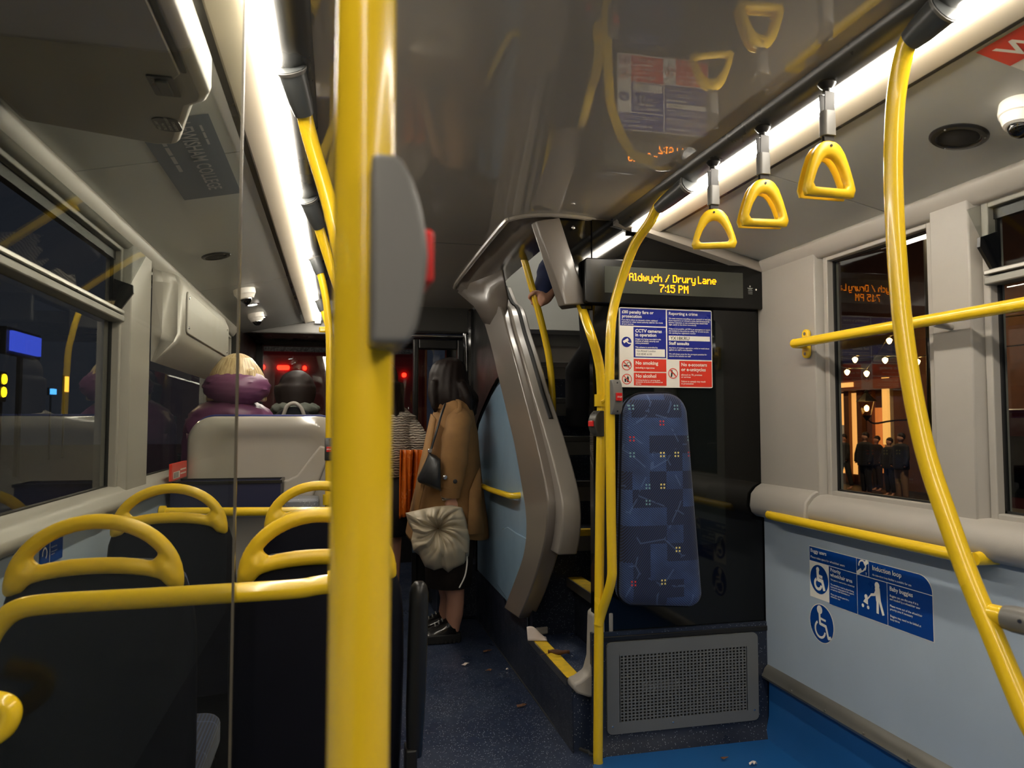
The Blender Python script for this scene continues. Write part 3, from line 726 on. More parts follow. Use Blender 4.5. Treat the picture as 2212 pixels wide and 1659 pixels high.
# pale foot moulding and post at the bulkhead edge
MB().prism([(.985, .235), (.985, .50), (.975, .515), (.955, .515), (.94, .505), (.935, .34), (.92, .29), (.885, .268), (.862, .262), (.858, .24), (.875, .222), (.92, .205), (.985, .20)], 'y', 2.655, 2.735).build('foot_moulding', 'wall', st, smooth=50, bevel=.01, seg=3)
MB().prism([(1.0, 2.66), (1.0, 2.74), (1.06, 2.80), (1.075, 2.80), (1.02, 2.66)], 'z', .43, .51).build('foot_moulding', 'wall', st, smooth=50, bevel=.008, seg=3)
MB().prism([(.865, 3.27), (.865, 3.36), (.95, 3.36), (.96, 3.33), (.88, 3.30)], 'z', .25, .285).build('foot_moulding', 'wall', st, smooth=50, bevel=.008)
# grey swept frame: flat pillar in the plane of the aisle
left = [at(*p, X=XS) for p in ((1107, 1313), (1130, 1255), (1150, 1200), (1157, 1150), (1155, 1100), (1145, 1040), (1130, 960), (1110, 880), (1090, 800), (1075, 740), (1061, 697))]
right = [at(*p, X=XS) for p in ((1140, 1335), (1165, 1280), (1188, 1210), (1202, 1150), (1205, 1085), (1195, 1020), (1175, 935), (1152, 850), (1130, 770), (1115, 720), (1102, 670))]
left += [Vector((XS, 4.32, 1.87)), Vector((XS, 4.36, 1.95))]; right += [Vector((XS, 3.86, 1.86)), Vector((XS, 4.02, 1.975))]
lc, rc = cat(left, 3), cat(right, 3)
def pil(x0, x1, a, b):
    rg = []
    for p, q in zip(a, b): rg.append([Vector((x0, p.y, p.z)), Vector((x0, q.y, q.z)), Vector((x1, q.y, q.z)), Vector((x1, p.y, p.z))])
    return MB().loft(rg)
pil(XS-.045, XS+.03, lc, rc).build('swept_frame', 'frame_grey', st, smooth=35, bevel=.008, seg=3)
rc2 = [Vector((q.x, q.y-.11*max(0, min(1, 1.35-q.z))*max(0, min(1, (q.z-.35)*5)), q.z)) for q in rc]
k0 = next(i for i, q in enumerate(rc) if q.z > .66)
pil(XS-.01, XS+.07, [q+Vector((0, .02, 0)) for q in rc][k0:], [q-Vector((0, .035, 0)) for q in rc2][k0:]).build('inner_frame', 'wall2', st, smooth=35, bevel=.008, seg=3)
MB().tube([Vector((XS+.035, q.y-.03, q.z)) for q in rc2][k0+12:], .012, 8).build('rubber_edge', 'rubber', st)
# funnel from the frame head up to the ceiling
h_in = [Vector((XS-.02, 3.75, 1.77)), Vector((XS-.03, 4.0, 1.75)), Vector((XS-.04, 4.2, 1.80)), Vector((XS-.02, 4.36, 1.90))]
h_out = [Vector((.80, 3.6, 1.99)), Vector((.74, 3.9, 2.0)), Vector((.69, 4.15, 2.005)), Vector((.70, 4.36, 2.005))]
MB().loft([[a, a*.5+b*.5+Vector((.02, 0, -.02)), b] for a, b in zip(h_in, h_out)], caps=False, closed=False).build('frame_head', 'frame_grey', st, smooth=60, thick=.012)
# blue gloss side panel with a lower hatch
bp = [(3.45, .305), (4.57, .305), (4.57, 1.17), (4.52, 1.22), (4.43, 1.262), (4.3, 1.32), (4.15, 1.38), (4.0, 1.425), (3.9, 1.442), (3.75, 1.452), (3.3, 1.0), (3.2, .75)]
MB().prism(bp, 'x', XS-.012, XS+.006).build('blue_panel', 'panel_blue2', st, smooth=40, bevel=.008, seg=3)
hp = [at(*p, X=XS-.015) for p in ((1160, 1175), (1115, 1150), (1098, 1138), (1087, 1142), (1083, 1160), (1075, 1262), (1104, 1305), (1150, 1235))]
MB().prism([(q.y, q.z) for q in hp], 'x', XS-.02, XS-.011).build('hatch', 'panel_blue2', st, smooth=40, bevel=.006, seg=3)
MB().box(XS+.006, XS+.05, 3.4, 5.0, .3, 1.40).build('inner_lining', 'black', st, smooth=None)
MB().box(XS+.028, XS+.056, 4.12, 5.0, 1.25, 1.985).build('upper_lining', 'black', st, smooth=None)
# black gloss cap above the blue panel
MB().tube([(XS-.005, 3.72, 1.47), (XS-.005, 4.0, 1.447), (XS-.005, 4.3, 1.335), (XS-.005, 4.5, 1.245), (XS-.003, 4.585, 1.16), (XS, 4.59, .9), (XS, 4.59, .3)], .018, 8, sm=4).build('black_capping', 'black_gl', st)
# stair shaft walls and lamp above
sh = struct(MB().box(R+.05, R+.07, 2.70, 5.2, 0, 3.6).build('wall_stairwell', 'black', smooth=None), 'dark walls of the stairwell rising to the upper deck', 'wall')
MB().box(.98, R+.05, 5.0, 5.02, 0, 1.62).build('shaft_end', 'black', sh, smooth=None)
MB().box(.98, R+.05, 5.0, 5.02, 1.62, 3.6).build('shaft_end', 'side_ceil', sh, smooth=None)
MB().box(.62, R+.05, 2.70, 2.72, 2.1, 3.6).build('shaft_end', 'side_ceil', sh, smooth=None)
MB().box(.60, .62, 2.70, 5.0, 2.1, 3.6).build('shaft_side', 'side_ceil', sh, smooth=None)
MB().box(.60, R+.07, 2.70, 5.02, 3.6, 3.62).build('shaft_top', 'side_ceil', sh, smooth=None)
lt = thing('stair_light', 'white lamp lighting the top of the stairwell', 'light', (1.2, 4.2, 3.55))
MB().box(1.0, 1.4, 3.9, 4.5, 3.57, 3.599).build('lamp_housing', 'alu_d', lt, smooth=None)
MB().box(1.02, 1.38, 3.92, 4.48, 3.562, 3.57).build('diffuser', EM('stair_diffuser', (255, 246, 230), 20), lt, smooth=None)
# sloping grey beam carrying the grab pole
bm_ = thing('pole_bracket', 'sloping grey beam that carries the kinked grab pole', 'bracket', (.8, 2.65, 1.66))
c4 = [at(*p, Y=2.66) for p in ((1146, 484), (1214, 474), (1273, 655), (1205, 660))]
bg = []
for (a, b, ins) in ((c4[0]*1.03-c4[3]*.03, c4[1]*1.03-c4[2]*.03, 0), (c4[0].lerp(c4[3], .5), c4[1].lerp(c4[2], .5), 0), (c4[3], c4[2], 0)):
    w = b-a
    bg.append([a+Vector((.045, .10, 0)), a+Vector((.012, .03, 0)), a+w*.2+Vector((0, .004, 0)), a+w*.45, a+w*.75+Vector((0, .002, 0)), b+Vector((-.006, .006, 0)), b+Vector((.004, .03, 0)), b+Vector((.0, .10, 0))])
MB().loft(bg).build('beam', 'frame_grey', bm_, smooth=35, bevel=.005, seg=3)

# ================================================================== GRAB POLES
def bell(par, c, out, up, side, w, d, h, box='bell', red=None, face=True):
    """stop-button box: c base centre on the pole, out = facing"""
    o, u, s = Vector(out).normalized(), Vector(up).normalized(), Vector(side).normalized(); c = Vector(c)
    prof = [(-.5, .0), (-.5, .45), (-.36, .80), (-.18, .96), (0, 1.0), (.18, .96), (.36, .80), (.5, .45), (.5, .0)]
    v = []
    for sg_ in (-1, 1):
        for a, b in prof: v.append(c+u*a*h+o*b*d+s*sg_*w/2)
    n = len(prof); f = [tuple(range(n)), tuple(range(2*n-1, n-1, -1))]+[(i, i+n, (i+1) % n+n, (i+1) % n) for i in range(n)]
    b_ = MB().add(v, f).build('stop_button_box', box, par, smooth=50, bevel=.0025)
    bw = w*.62
    MB().obox(c+o*(d+.001), s*bw/2, u*h*.115, o*.005).build('stop_button', 'red', b_, smooth=None, bevel=.002)
    sg = Sign(c+o*(d+.0061)-s*bw*.42-u*h*.025, s, u); sg.text('lettering', 'white', 0, 0, 'STOP', bw*.34, 0.2, bold=.0002); sg.done(b_)
    for k in (-1, 1):
        MB().lathe([(0, 0), (.003, 0), (.003, .001)], c+u*h*.41*k+o*d*.72, o, 8).build('screw', 'blackp', b_)
    return b_
def boot(par, top, bot, r0, r1):
    top, bot = Vector(top), Vector(bot); d = bot-top
    MB().tube([top, top+d*.25, top+d*.7, bot], [r0, r0*.95, (r0+r1)/2, r1], 16).build('sleeve', 'boot', par)
    MB().tube([top+d*.02, top+d*.10], [r0*1.12, r0*1.02], 16).build('sleeve_rim', 'bell', par)
RP = .0175
# near pole
p0 = thing('grab_pole', 'thick yellow pole close by with a big grey bell push box', 'pole', (.0165, .44, 0))
x0 = at(783, 800, Y=.44).x
MB().tube([(x0-.0015, .442, 0), (x0, .44, 1.2), (x0+.0012, .44, ZC)], RP, 28).build('pole', 'yellow', p0)
c = at(797, 571, Y=.44)
zc = c.z; zt_, zb_ = at(800, 384, Y=.44).z, at(800, 756, Y=.44).z
hh = zt_-zb_
xl = at(797, 571, Y=.42).x; xr = at(914, 571, Y=.42).x
prof = [(0, -.5), (0, .5), (.40, .5), (.55, .47), (.72, .38), (.86, .25), (.96, .1), (1.0, -.02), (.97, -.14), (.92, -.26), (.82, -.4), (.72, -.47), (.62, -.5)]
q = MB(); q.prism([(xl+a*(xr-xl), zc+b*hh) for a, b in prof], 'y', .395, .455)
bb_ = q.build('stop_button_box', 'bell', p0, smooth=40, bevel=.003, seg=3)
MB().prism(rrect(xr-.004, xr+.0045, zc-.016, zc+.014, .003), 'y', .405, .445).build('stop_button', 'red', bb_, smooth=40, bevel=.002)
# pole behind it that carries the crossbar
def pole(name, label, pts, r=RP, sm=8, n=18, loc=None):
    t = thing(name, label, 'pole', loc or (pts[-1][0], pts[-1][1], 0)); MB().tube(pts, r, n, sm=sm).build('pole', 'yellow', t); return t
XA = .045
pa = pole('grab_pole', 'yellow pole joined to the crossbar behind the glass screen', [(mx(1.06), 1.62, 1.955), (-.070, 1.68, 1.87), (-.02, 1.68, 1.70), (.02, 1.60, 1.5), (XA, 1.45, 1.3), (XA, 1.36, 1.15), (XA, 1.34, 1.0), (XA, 1.34, 0)])
pa_top = at(655, 225, Y=1.75)
boot(pa, (mx(1.07)-.004, 1.60, 1.971), (-.078, 1.665, 1.90), .03, .021)
def on(p, Y): return at(*p, Y=Y)
bar_z = at(600, 1275, Y=1.34).z
pb = [(XA, 1.34, at(712, 1256, Y=1.34).z), on((690, 1264), 1.338), on((640, 1272), 1.335), on((500, 1281), 1.33), on((300, 1293), 1.33), on((110, 1304), 1.33), on((40, 1316), 1.33), on((0, 1345), 1.33), on((-28, 1390), 1.33), on((-40, 1450), 1.33), on((-40, 1800), 1.33)]
MB().tube(pb, .0165, 18, sm=5).build('crossbar', 'yellow', pa)
MB().lathe([(.021, 0), (.023, .004), (.023, .03), (.0195, .045)], (XA-.012, 1.34, pb[0][2]+.0), (-1, 0, -.03), 20).build('clamp', 'yellow', pa)
pc = pole('grab_pole', 'yellow pole rising to the second ceiling sleeve beside the left light', [(mx(1.06), 2.56, 1.955), (-.06, 2.62, 1.87), (-.01, 2.64, 1.72), (.05, 2.60, 1.55), (.115, 2.5, 1.35), (.138, 2.45, 1.1), (.138, 2.45, 0)])
boot(pc, (mx(1.07)-.004, 2.54, 1.971), (-.068, 2.61, 1.895), .03, .021)
Y7 = 3.42
pd = pole('grab_pole', 'slim yellow pole with stop button next to the grey seat shell', [on((688, 578), Y7), on((697, 610), Y7), on((706, 660), Y7), on((711, 720), Y7), on((712, 800), Y7), on((711, 950), Y7), on((709, 1200), Y7), (on((708, 1200), Y7).x, Y7, 0)], r=.0165)
boot(pd, on((680, 556), Y7), on((692, 592), Y7), .028, .02)
c = on((711, 970), Y7); bell(pd, c+Vector((0, -.012, 0)), (0, -1, 0), (0, 0, 1), (1, 0, 0), .038, .022, .10, box='bell_dark')
MB().obox(on((697, 712), Y7), (.016, 0, 0), (0, .006, 0), (0, 0, .013)).build('side_clip', 'yellow', pd, smooth=None, bevel=.006)
MB().tube([on((709, 1068), Y7-.0), on((709, 1090), Y7)], .024, 14).build('joint_collar', 'yellow', pd)
# fourth sleeve further forward
pe = pole('grab_pole', 'yellow pole farthest forward beside the left light strip', [at(694, 660, Y=4.5), at(704, 690, Y=4.5), at(716, 740, Y=4.5), at(722, 800, Y=4.5), (at(724, 900, Y=4.5).x, 4.5, .9), (at(724, 900, Y=4.5).x, 4.5, 0)], r=.0165)
boot(pe, at(690, 648, Y=4.5), at(697, 672, Y=4.5), .027, .02)
# stairwell poles
p1 = thing('grab_pole', 'bent yellow pole inside the stairwell gripped by a hand', 'pole', (.9, 3.3, 1.0))
s1 = [at(*p, Y=3.35) for p in ((1108, 480), (1125, 535), (1142, 595), (1160, 660), (1175, 720), (1187, 780), (1193, 850), (1194, 930), (1194, 1000), (1192, 1018), (1188, 1034))]
MB().tube(s1, .0165, 16, sm=5).build('pole', 'yellow', p1)
MB().obox(s1[-1]+Vector((-.03, .0, -.004)), (.03, 0, 0), (0, .02, 0), (0, 0, .02)).build('mount', 'wall2', p1, smooth=None, bevel=.006)
p2 = thing('grab_pole', 'kinked yellow pole hanging from the grey sloping beam', 'pole', (.92, 2.56, 0))
s2 = [at(1240, 622, Y=2.71), at(1253, 655, Y=2.70), at(1265, 690, Y=2.67)]+[at(*p, Y=2.62) for p in ((1277, 725), (1288, 760), (1296, 800), (1299, 850), (1299, 900))]+[Vector((at(1296, 1100, Y=2.6).x, 2.6, .9)), Vector((at(1292, 1600, Y=2.58).x, 2.58, .1)), Vector((at(1292, 1600, Y=2.58).x, 2.58, 0))]
MB().tube(s2, RP, 18, sm=5).build('pole', 'yellow', p2)
MB().tube([at(1297, 852, Y=2.62), at(1297, 878, Y=2.62)], .023, 16).build('joint_collar', 'yellow', p2)
c = at(1287, 915, Y=2.6); bell(p2, at(1298, 915, Y=2.61), (-1, -.25, 0), (0, 0, 1), (-.25, 1, 0), .045, .042, .095, box='bell_dark')
p3 = thing('grab_pole', 'curved yellow pole from the ceiling sleeve joining the kinked pole', 'pole', (1.0, 2.5, .45))
s3 = [(1.055, 2.14, 1.972), tuple(at(1426, 440, X=1.035)), tuple(at(1405, 477, X=1.028)), tuple(at(1370, 531, X=1.015)), tuple(at(1344, 600, X=1.0)), tuple(at(1325, 667, Y=2.53)), tuple(at(1319, 721, Y=2.53)), tuple(at(1317, 800, Y=2.53)), tuple(at(1318, 900, Y=2.53)), tuple(at(1320, 1100, Y=2.53)), tuple(at(1322, 1215, Y=2.53)), tuple(at(1321, 1250, Y=2.53)), tuple(at(1312, 1285, Y=2.55)), tuple(at(1299, 1325, Y=2.58)), tuple(at(1293, 1350, Y=2.585))]
MB().tube(s3, RP, 18, sm=6).build('pole', 'yellow', p3)
boot(p3, (1.066, 2.09, 1.971), at(1424, 448, X=1.035), .03, .021)
c = at(1322, 858, Y=2.53); bell(p3, c+Vector((.004, -.012, 0)), (.35, -1, 0), (0, 0, 1), (1, .35, 0), .042, .024, .125, box='bell')
MB().tube([at(1300, 868, Y=2.6), at(1308, 862, Y=2.58), at(1313, 838, Y=2.56)], .006, 8, sm=4).build('cable_cover', 'yellow', p3)
p4 = thing('grab_pole', 'long bowed yellow pole sweeping down past the right window', 'pole', (1.05, 1.0, 0))
s4 = [(1.055, 1.12, 1.97)]+[tuple(at(*p, X=1.05)) for p in ((1960, 95), (1937, 200), (1930, 320), (1931, 430), (1938, 560), (1950, 700), (1972, 850), (2002, 985), (2045, 1115), (2090, 1240), (2150, 1385), (2215, 1540), (2290, 1710))]
s4 += [(1.05, .90, .45), (1.05, .88, 0)]
MB().tube(s4, RP, 24, sm=6).build('pole', 'yellow', p4)
boot(p4, (1.062, 1.085, 1.972), at(1966, 88, X=1.05), .032, .0215)
a = at(2085, 1318, X=1.05); b = at(2175, 1318, X=1.05)
tdir = Vector((.25, -1, -.02)).normalized(); a = at(2110, 1318, X=1.05)
MB().tube([a, a+tdir*.06], .0165, 18).build('branch', 'yellow', p4)
MB().tube([a+tdir*.045, a+tdir*.06, a+tdir*.10, a+tdir*.35], [.019, .0215, .0215, .0215], 18).build('arm_sleeve', 'bell', p4)
MB().lathe([(0, 0), (.0035, 0), (.0035, .0015)], a+tdir*.08+Vector((-.02, -.004, .004)), (-1, -.3, .2), 10).build('screw', 'chrome', p4)
# rails on the right wall
p5 = thing('hand_rail', 'upper yellow rail across the right windows', 'rail', (1.6, 1.5, 1.5))
a = at(1716, 742, X=1.59); zr = a.z
MB().tube([(1.592, a.y, zr), (1.59, -1.0, zr)], .0165, 18).build('rail', 'yellow', p5)
MB().prism(rrect(a.y-.018, a.y+.018, zr-.052, zr+.052, .0175), 'x', 1.632, 1.646).build('bracket', 'yellow', p5, smooth=40, bevel=.003)
MB().tube([(1.592, a.y, zr), (1.64, a.y, zr)], .0175, 14).build('bracket_stub', 'yellow', p5)
MB().ell((1.592, a.y, zr), .0175, .0175, .0175, 14, 8).build('rail_end', 'yellow', p5)
for k in (-1, 1): MB().lathe([(0, 0), (.006, 0), (.006, .002), (.002, .003)], (1.632, a.y, zr+.036*k), (-1, 0, 0), 10).build('screw', 'alu_d', p5)
MB().tube([(1.592, 1.70, zr-.012), (1.65, 1.70, zr-.02)], .009, 10).build('bracket_stub', 'wall', p5)
p6 = thing('hand_rail', 'lower yellow rail under the sill above the wheelchair sticker', 'rail', (1.6, 2.0, .86))
a = at(1658, 1112, X=1.59); b = at(2105, 1208, X=1.59); zr6 = (a.z+b.z)/2
MB().tube([(1.60, a.y+.0, zr6), (1.59, a.y-.05, zr6), (1.59, b.y, zr6)], .0165, 18).build('rail', 'yellow', p6)
MB().ell((1.60, a.y, zr6), .0175, .0175, .0175, 14, 8).build('rail_end', 'yellow', p6)
for yy in (a.y-.02, b.y):
    MB().tube([(1.59, yy, zr6), (1.655, yy, zr6+.004)], [.017, .022], 14).build('bracket', 'yellow', p6)
p7 = thing('hand_rail', 'short yellow handle on the blue panel beside the stairs', 'rail', (.83, 4.0, .8))
MB().tube([at(1120, 1070, X=XS-.02)+Vector((.015, 0, 0)), at(1104, 1071, X=XS-.05), at(1085, 1066, X=XS-.06), at(1060, 1058, X=XS-.06), at(1042, 1050, X=XS-.06), at(1020, 1044, X=XS-.06), Vector((XS-.01, 4.75, .83))], .0155, 14, sm=5).build('rail', 'yellow', p7)
p8 = thing('hand_rail', 'straight yellow rail behind the second row of seats', 'rail', (-.3, 3.0, .9))
a = at(345, 1106, Y=3.0); b = at(722, 1104, Y=3.0)
MB().tube([a, b, b+Vector((.05, 0, 0))], .0165, 16).build('rail', 'yellow', p8)
MB().tube([b+Vector((.05, 0, .0)), b+Vector((.05, 0, -1.0))], .0165, 14).build('post', 'yellow', p8)
MB().lathe([(.017, -.004), (.023, 0), (.023, .02), (.017, .024)], a, (1, 0, 0), 16).build('rail_end', 'yellow', p8)

# ================================================================== STRAPS
def strap(px, pytop, pyh0, pyh1, wpx, Y, yawd, leaf, label):
    t = thing('hanging_strap', label, 'strap', (1.05, Y, 1.7), 'hanging straps under the right light strip')
    top = at(px, pytop, X=1.05); Yc = top.y; x = top.x
    zt = 1.972
    MB().lathe([(.018, 0), (.020, .004), (.014, .012), (.009, .016), (.009, .024)], (x, Yc, zt+.004), (0, 0, -1), 18).build('ceiling_mount', 'black', t)
    zs = zt-.022
    hz1 = at(px, pyh0, Y=Yc).z; hz0 = at(px, pyh1, Y=Yc).z
    q = MB()
    for k in (-1, 1):
        q.add(*MB().loft([[Vector((x+a*.012, Yc+k*(.010-.006*s)+b*.0015, zs+(hz1+.0-zs)*s)) for a, b in ((-1,-1),(1,-1),(1,1),(-1,1))] for s in (0, .35, .6, 1)]).__dict__.values())
    q.build('webbing', 'strap', t, smooth=None)
    sl = hz1+.012
    MB().prism(rrect(x-.016, x+.016, Yc-.012, Yc+.012, .008, 4), 'z', sl, sl+.055).build('webbing_sleeve', 'bell', t, smooth=40)
    hw = .064; hh = hz1-hz0
    ca, sa = math.cos(math.radians(yawd)), math.sin(math.radians(yawd))
    # D-shaped handle: outer and inner outline
    def outl(sc, ox):
        pts = []
        half = [(0, 1.0), (.22, .985), (.40, .93), (.58, .80), (.74, .58), (.88, .34), (.97, .16), (1.0, .07), (.95, .012), (.86, 0), (.4, 0), (0, 0)]
        full = half+[(-u, v) for u, v in reversed(half[1:-1])]
        return full
    def inner():
        half = [(0, .72), (.16, .70), (.32, .62), (.48, .48), (.60, .32), (.68, .20), (.66, .165), (.56, .15), (.3, .15), (0, .15)]
        return half+[(-u, v) for u, v in reversed(half[1:-1])]
    def resample(pl, n=44):
        P_ = [Vector(p) for p in pl]+[Vector(pl[0])]; d = [0]
        for a, b in zip(P_[:-1], P_[1:]): d.append(d[-1]+(b-a).length)
        out = []
        for i in range(n):
            s = d[-1]*i/n; k = max(j for j in range(len(d)) if d[j] <= s+1e-9); k = min(k, len(P_)-2)
            out.append(P_[k].lerp(P_[k+1], (s-d[k])/max(1e-9, d[k+1]-d[k])))
        return out
    def ang(pl, n=44):
        c = Vector((0, .42)); rs = resample(pl, 240); out = []
        for i in range(n):
            a = 2*math.pi*i/n
            best = max(rs, key=lambda p: (p-c).normalized().dot(Vector((math.cos(a), math.sin(a)))))
            out.append(best)
        return out
    O, I = ang(outl(1, 0)), ang(inner())
    def pt(p, d): return Vector((x+(p.x*hw)*ca-d*sa, Yc+(p.x*hw)*sa+d*ca, hz0+p.y*hh))
    mid = [o.lerp(i, .5) for o, i in zip(O, I)]
    rr = []
    for src, d in ((O, -.006), (O, .006), ([o.lerp(i, .18) for o, i in zip(O, I)], .011), ([o.lerp(i, .82) for o, i in zip(O, I)], .011), (I, .006), (I, -.006), ([o.lerp(i, .82) for o, i in zip(O, I)], -.011), ([o.lerp(i, .18) for o, i in zip(O, I)], -.011), (O, -.006)):
        rr.append([pt(p, d) for p in src])
    h = MB().loft(rr, caps=False).build('handle', 'yellow_worn', t, smooth=60)
    MB().lathe([(0, 0), (.0032, 0), (.0032, .001)], pt(Vector((0, .90)), -.0115), (sa, -ca, 0), 8).build('pin', 'blackp', h)
    if leaf:
        def pl(p, d): return pt(p, d)
        lp = [p.lerp(Vector((0, .45)), .02) for p in O]
        MB().loft([[pl(p, .024) for p in lp], [pl(p, .028) for p in lp], [pl(i, .028) for i in I], [pl(i, .024) for i in I], [pl(p, .024) for p in lp]], caps=False).build('rear_half', 'yellow_worn', t, smooth=60)
strap(1540, 345, 452, 537, 100, 1.92, -24, False, 'yellow strap handle nearest the amber display')
strap(1647, 265, 388, 489, 100, 1.65, -6, True, 'yellow strap handle, middle one of the three on the ceiling')
strap(1785, 160, 306, 425, 106, 1.40, 0, True, 'yellow strap handle next to the long bowed pole')

# ================================================================== CEILING FITTINGS
def side_pt(x, y, right=True):
    r = FW + RT*((x-W/2)/F) - UP*((y-H/2)/F)
    if right: t = (.7405+1.226*.2145)/(r.z+.2145*r.x)
    else: t = (.7405+(1.226-2*MID)*.2145)/(r.z-.2145*r.x)
    return CAM+r*t
NR_ = Vector((-.2145, 0, -1)).normalized(); NL_ = Vector((.2145, 0, -1)).normalized()
def speaker(c, nrm, r, label):
    t = thing('speaker', label, 'speaker', c)
    MB().lathe([(0, 0), (r, 0), (r, .003), (r*.93, .007), (r*.78, .008), (r*.74, .004), (0, .004)], c, nrm, 40).build('rim', 'black', t, smooth=30)
    MB().lathe([(0, .003), (r*.73, .003), (r*.6, .0065), (0, .0075)], c, nrm, 36).build('speaker_mesh', P('speaker_mesh', (38, 36, 32), .8, bump=.5, bs=900), t)
    for k in range(3):
        a = k*2.1+.5; u = nrm.orthogonal().normalized(); w = nrm.cross(u)
        MB().lathe([(0, .007), (.003, .007), (.002, .009)], c+(u*math.cos(a)+w*math.sin(a))*r*.86, nrm, 8).build('screw', 'bell', t)
speaker(side_pt(2071, 294), NR_, .064, 'round black speaker in the right ceiling beside the dome camera')
speaker(side_pt(467, 552, False), NL_, .058, 'round black speaker in the left ceiling panel')
def dome(c, nrm, r, label):
    t = thing('dome_camera', label, 'camera', c)
    MB().lathe([(0, -.002), (r, -.002), (r, .02), (r*.96, .028), (r*.9, .03), (r*.72, .05), (r*.55, .052), (0, .052)], c, nrm, 32).build('body', 'white', t, smooth=30)
    MB().lathe([(r*.56, .050)]+[(r*.52*math.cos(a), .052+r*.52*math.sin(a)) for a in [i*math.pi/2/7 for i in range(8)]], c, nrm, 28).build('lens_dome', 'black_gl', t)
    MB().lathe([(r*.60, .049), (r*.60, .055), (r*.54, .055), (r*.54, .049)], c, nrm, 28).build('lens_ring', 'chrome', t)
dome(side_pt(2212, 226), NR_, .047, 'white dome camera on the right ceiling')
dome(side_pt(527, 625, False), NL_, .055, 'white dome camera on the left ceiling above the wall box')
dome(side_pt(548, 672, False)+Vector((0, .1, 0)), NL_, .05, 'small dome camera on the left ceiling nearest the windscreen')
for p, lb in (((545, 656), 'small round downlight ahead of the left dome camera'), ((563, 684), 'small round downlight close to the windscreen header')):
    c = side_pt(*p, False); t = thing('downlight', lb, 'light', c)
    MB().lathe([(.04, 0), (.04, .006), (.026, .008), (.026, .002)], c, NL_, 24).build('bezel', 'chrome', t)
    MB().lathe([(0, .001), (.026, .001), (.026, .003), (0, .004)], c, NL_, 20).build('lamp', EM('downlight_lamp', (255, 250, 240), 25), t)
# posters on the side ceilings
def poster(name, label, pa, pb, right, cells):
    a = side_pt(*pa, right); b = side_pt(*pb, right); n = NR_ if right else NL_
    t = thing(name, label, 'poster', a)
    return t
n = NR_
a = side_pt(2108, 112)
ur = Vector((0, -1, 0)); uu = Vector((-1, 0, .2145)).normalized()      # reads from the aisle, up = towards the centre
ps = thing('ceiling_poster', 'red and white ceiling poster beginning WE above the right window', 'poster', a)
o = a-uu*.17+n*.0012
sg = Sign(o, ur, uu, step=.0006)
sg.n = n
sg.rect('paper', 'white', 0, -.05, .6, .17, 0); sg.rect('red_panel', 'red_p', 0, .085, .6, .17, 1)
sg.text('headline', 'white', .022, .10, 'WE', .075, 2, bold=.001); sg.text('small_lettering', 'blackp', .022, .058, 'Wha', .022, 2)
sg.disc('emblem', P('emblem_gold', (214, 190, 90), .5), .13, .01, .03, 1)
sg.done(ps)
a = side_pt(395, 300, False)
ul = Vector((0, 1, 0)); uv = Vector((1, 0, .2145)).normalized()
o = side_pt(330, 290, False); o = Vector((-.47, 1.83, 0)); o.z = (.7405-(mx(o.x)-1.226)*.2145)+HC-.0015
ps = thing('ceiling_poster', 'grey blue college poster on the left ceiling behind the glass', 'poster', o)
sg = Sign(o, ul, uv, step=.0006); sg.n = NL_
sg.rect('paper', P('poster_grey', (104, 112, 122), .5), 0, 0, .62, .17, 0)
sg.text('headline', 'grey_p', .03, .085, 'LEWISHAM COLLEGE', .055, 2, bold=.0006); [sg.stroke('small_lettering', 'grey_p', [(x_, .142), (x_+.035, .142)], .006, 2) for x_ in (.06, .105, .15)]; [sg.stroke('small_lettering', 'grey_p', [(x_, .04), (x_+.05, .04)], .01, 2) for x_ in (.05, .115, .18, .245, .31)]
sg.done(ps)
# emergency door control housing on the left ceiling
eb = thing('emergency_housing', 'grey ceiling housing with latch and emergency door label', 'housing', (-.45, .9, 1.8))
xo, xi = at(457, 215, Z=1.845).x, -.66
pA, pB = at(458, 205, Z=1.845), at(335, 300, Z=1.845)
ye = pA.y+.04; xo = pA.x
pl = [(-.64, -.6), (xo, -.6), (xo, ye-.05), (xo-.012, ye-.015), (xo-.04, ye+.01), (pB.x+.05, pB.y+.01), (pB.x, pB.y+.02), (pB.x-.06, pB.y), (-.64, pB.y-.06)]
MB().prism(pl, 'z', 1.835, 1.93).build('body', 'wall', eb, smooth=40, bevel=.02, seg=3)
MB().prism([(-.60, -.6), (xo-.035, -.6), (xo-.035, ye-.15), (xo-.05, ye-.125), (xo-.08, ye-.115), (-.60, ye-.06)], 'z', 1.829, 1.8345).build('lid', 'wall', eb, smooth=40, bevel=.003)
MB().prism(rrect(xo-.033, xo-.024, -.6, ye-.15, .004), 'z', 1.832, 1.8352).build('lid_gap', 'channel', eb, smooth=None)
lc_ = at(354, 184, Z=1.829)
MB().prism(rrect(lc_.x-.022, lc_.x+.022, lc_.y-.04, lc_.y+.04, .004), 'z', 1.8255, 1.829).build('latch', 'channel', eb, smooth=None)
MB().prism(rrect(lc_.x-.010, lc_.x+.012, lc_.y-.03, lc_.y+.03, .004), 'z', 1.821, 1.826).build('latch_lever', 'boot', eb, smooth=None, bevel=.002)
lb_ = at(361, 268, Z=1.835)
MB().prism(rrect(lb_.x-.026, lb_.x+.026, lb_.y-.035, lb_.y+.035, .02), 'z', 1.8325, 1.8348).build('label_plate', 'channel', eb, smooth=None)
sg = Sign((lb_.x-.0, lb_.y+.028, 1.8322), (0, -1, 0), (1, 0, 0)); sg.n = Vector((0, 0, -1))
for i, s in enumerate(('EMERGENCY', 'DOOR CONTROL', 'LIFT FLAP', 'AND TURN')): sg.text('lettering', 'white', .002, .012-.011*i, s, .0085, .3)
sg.done(eb)

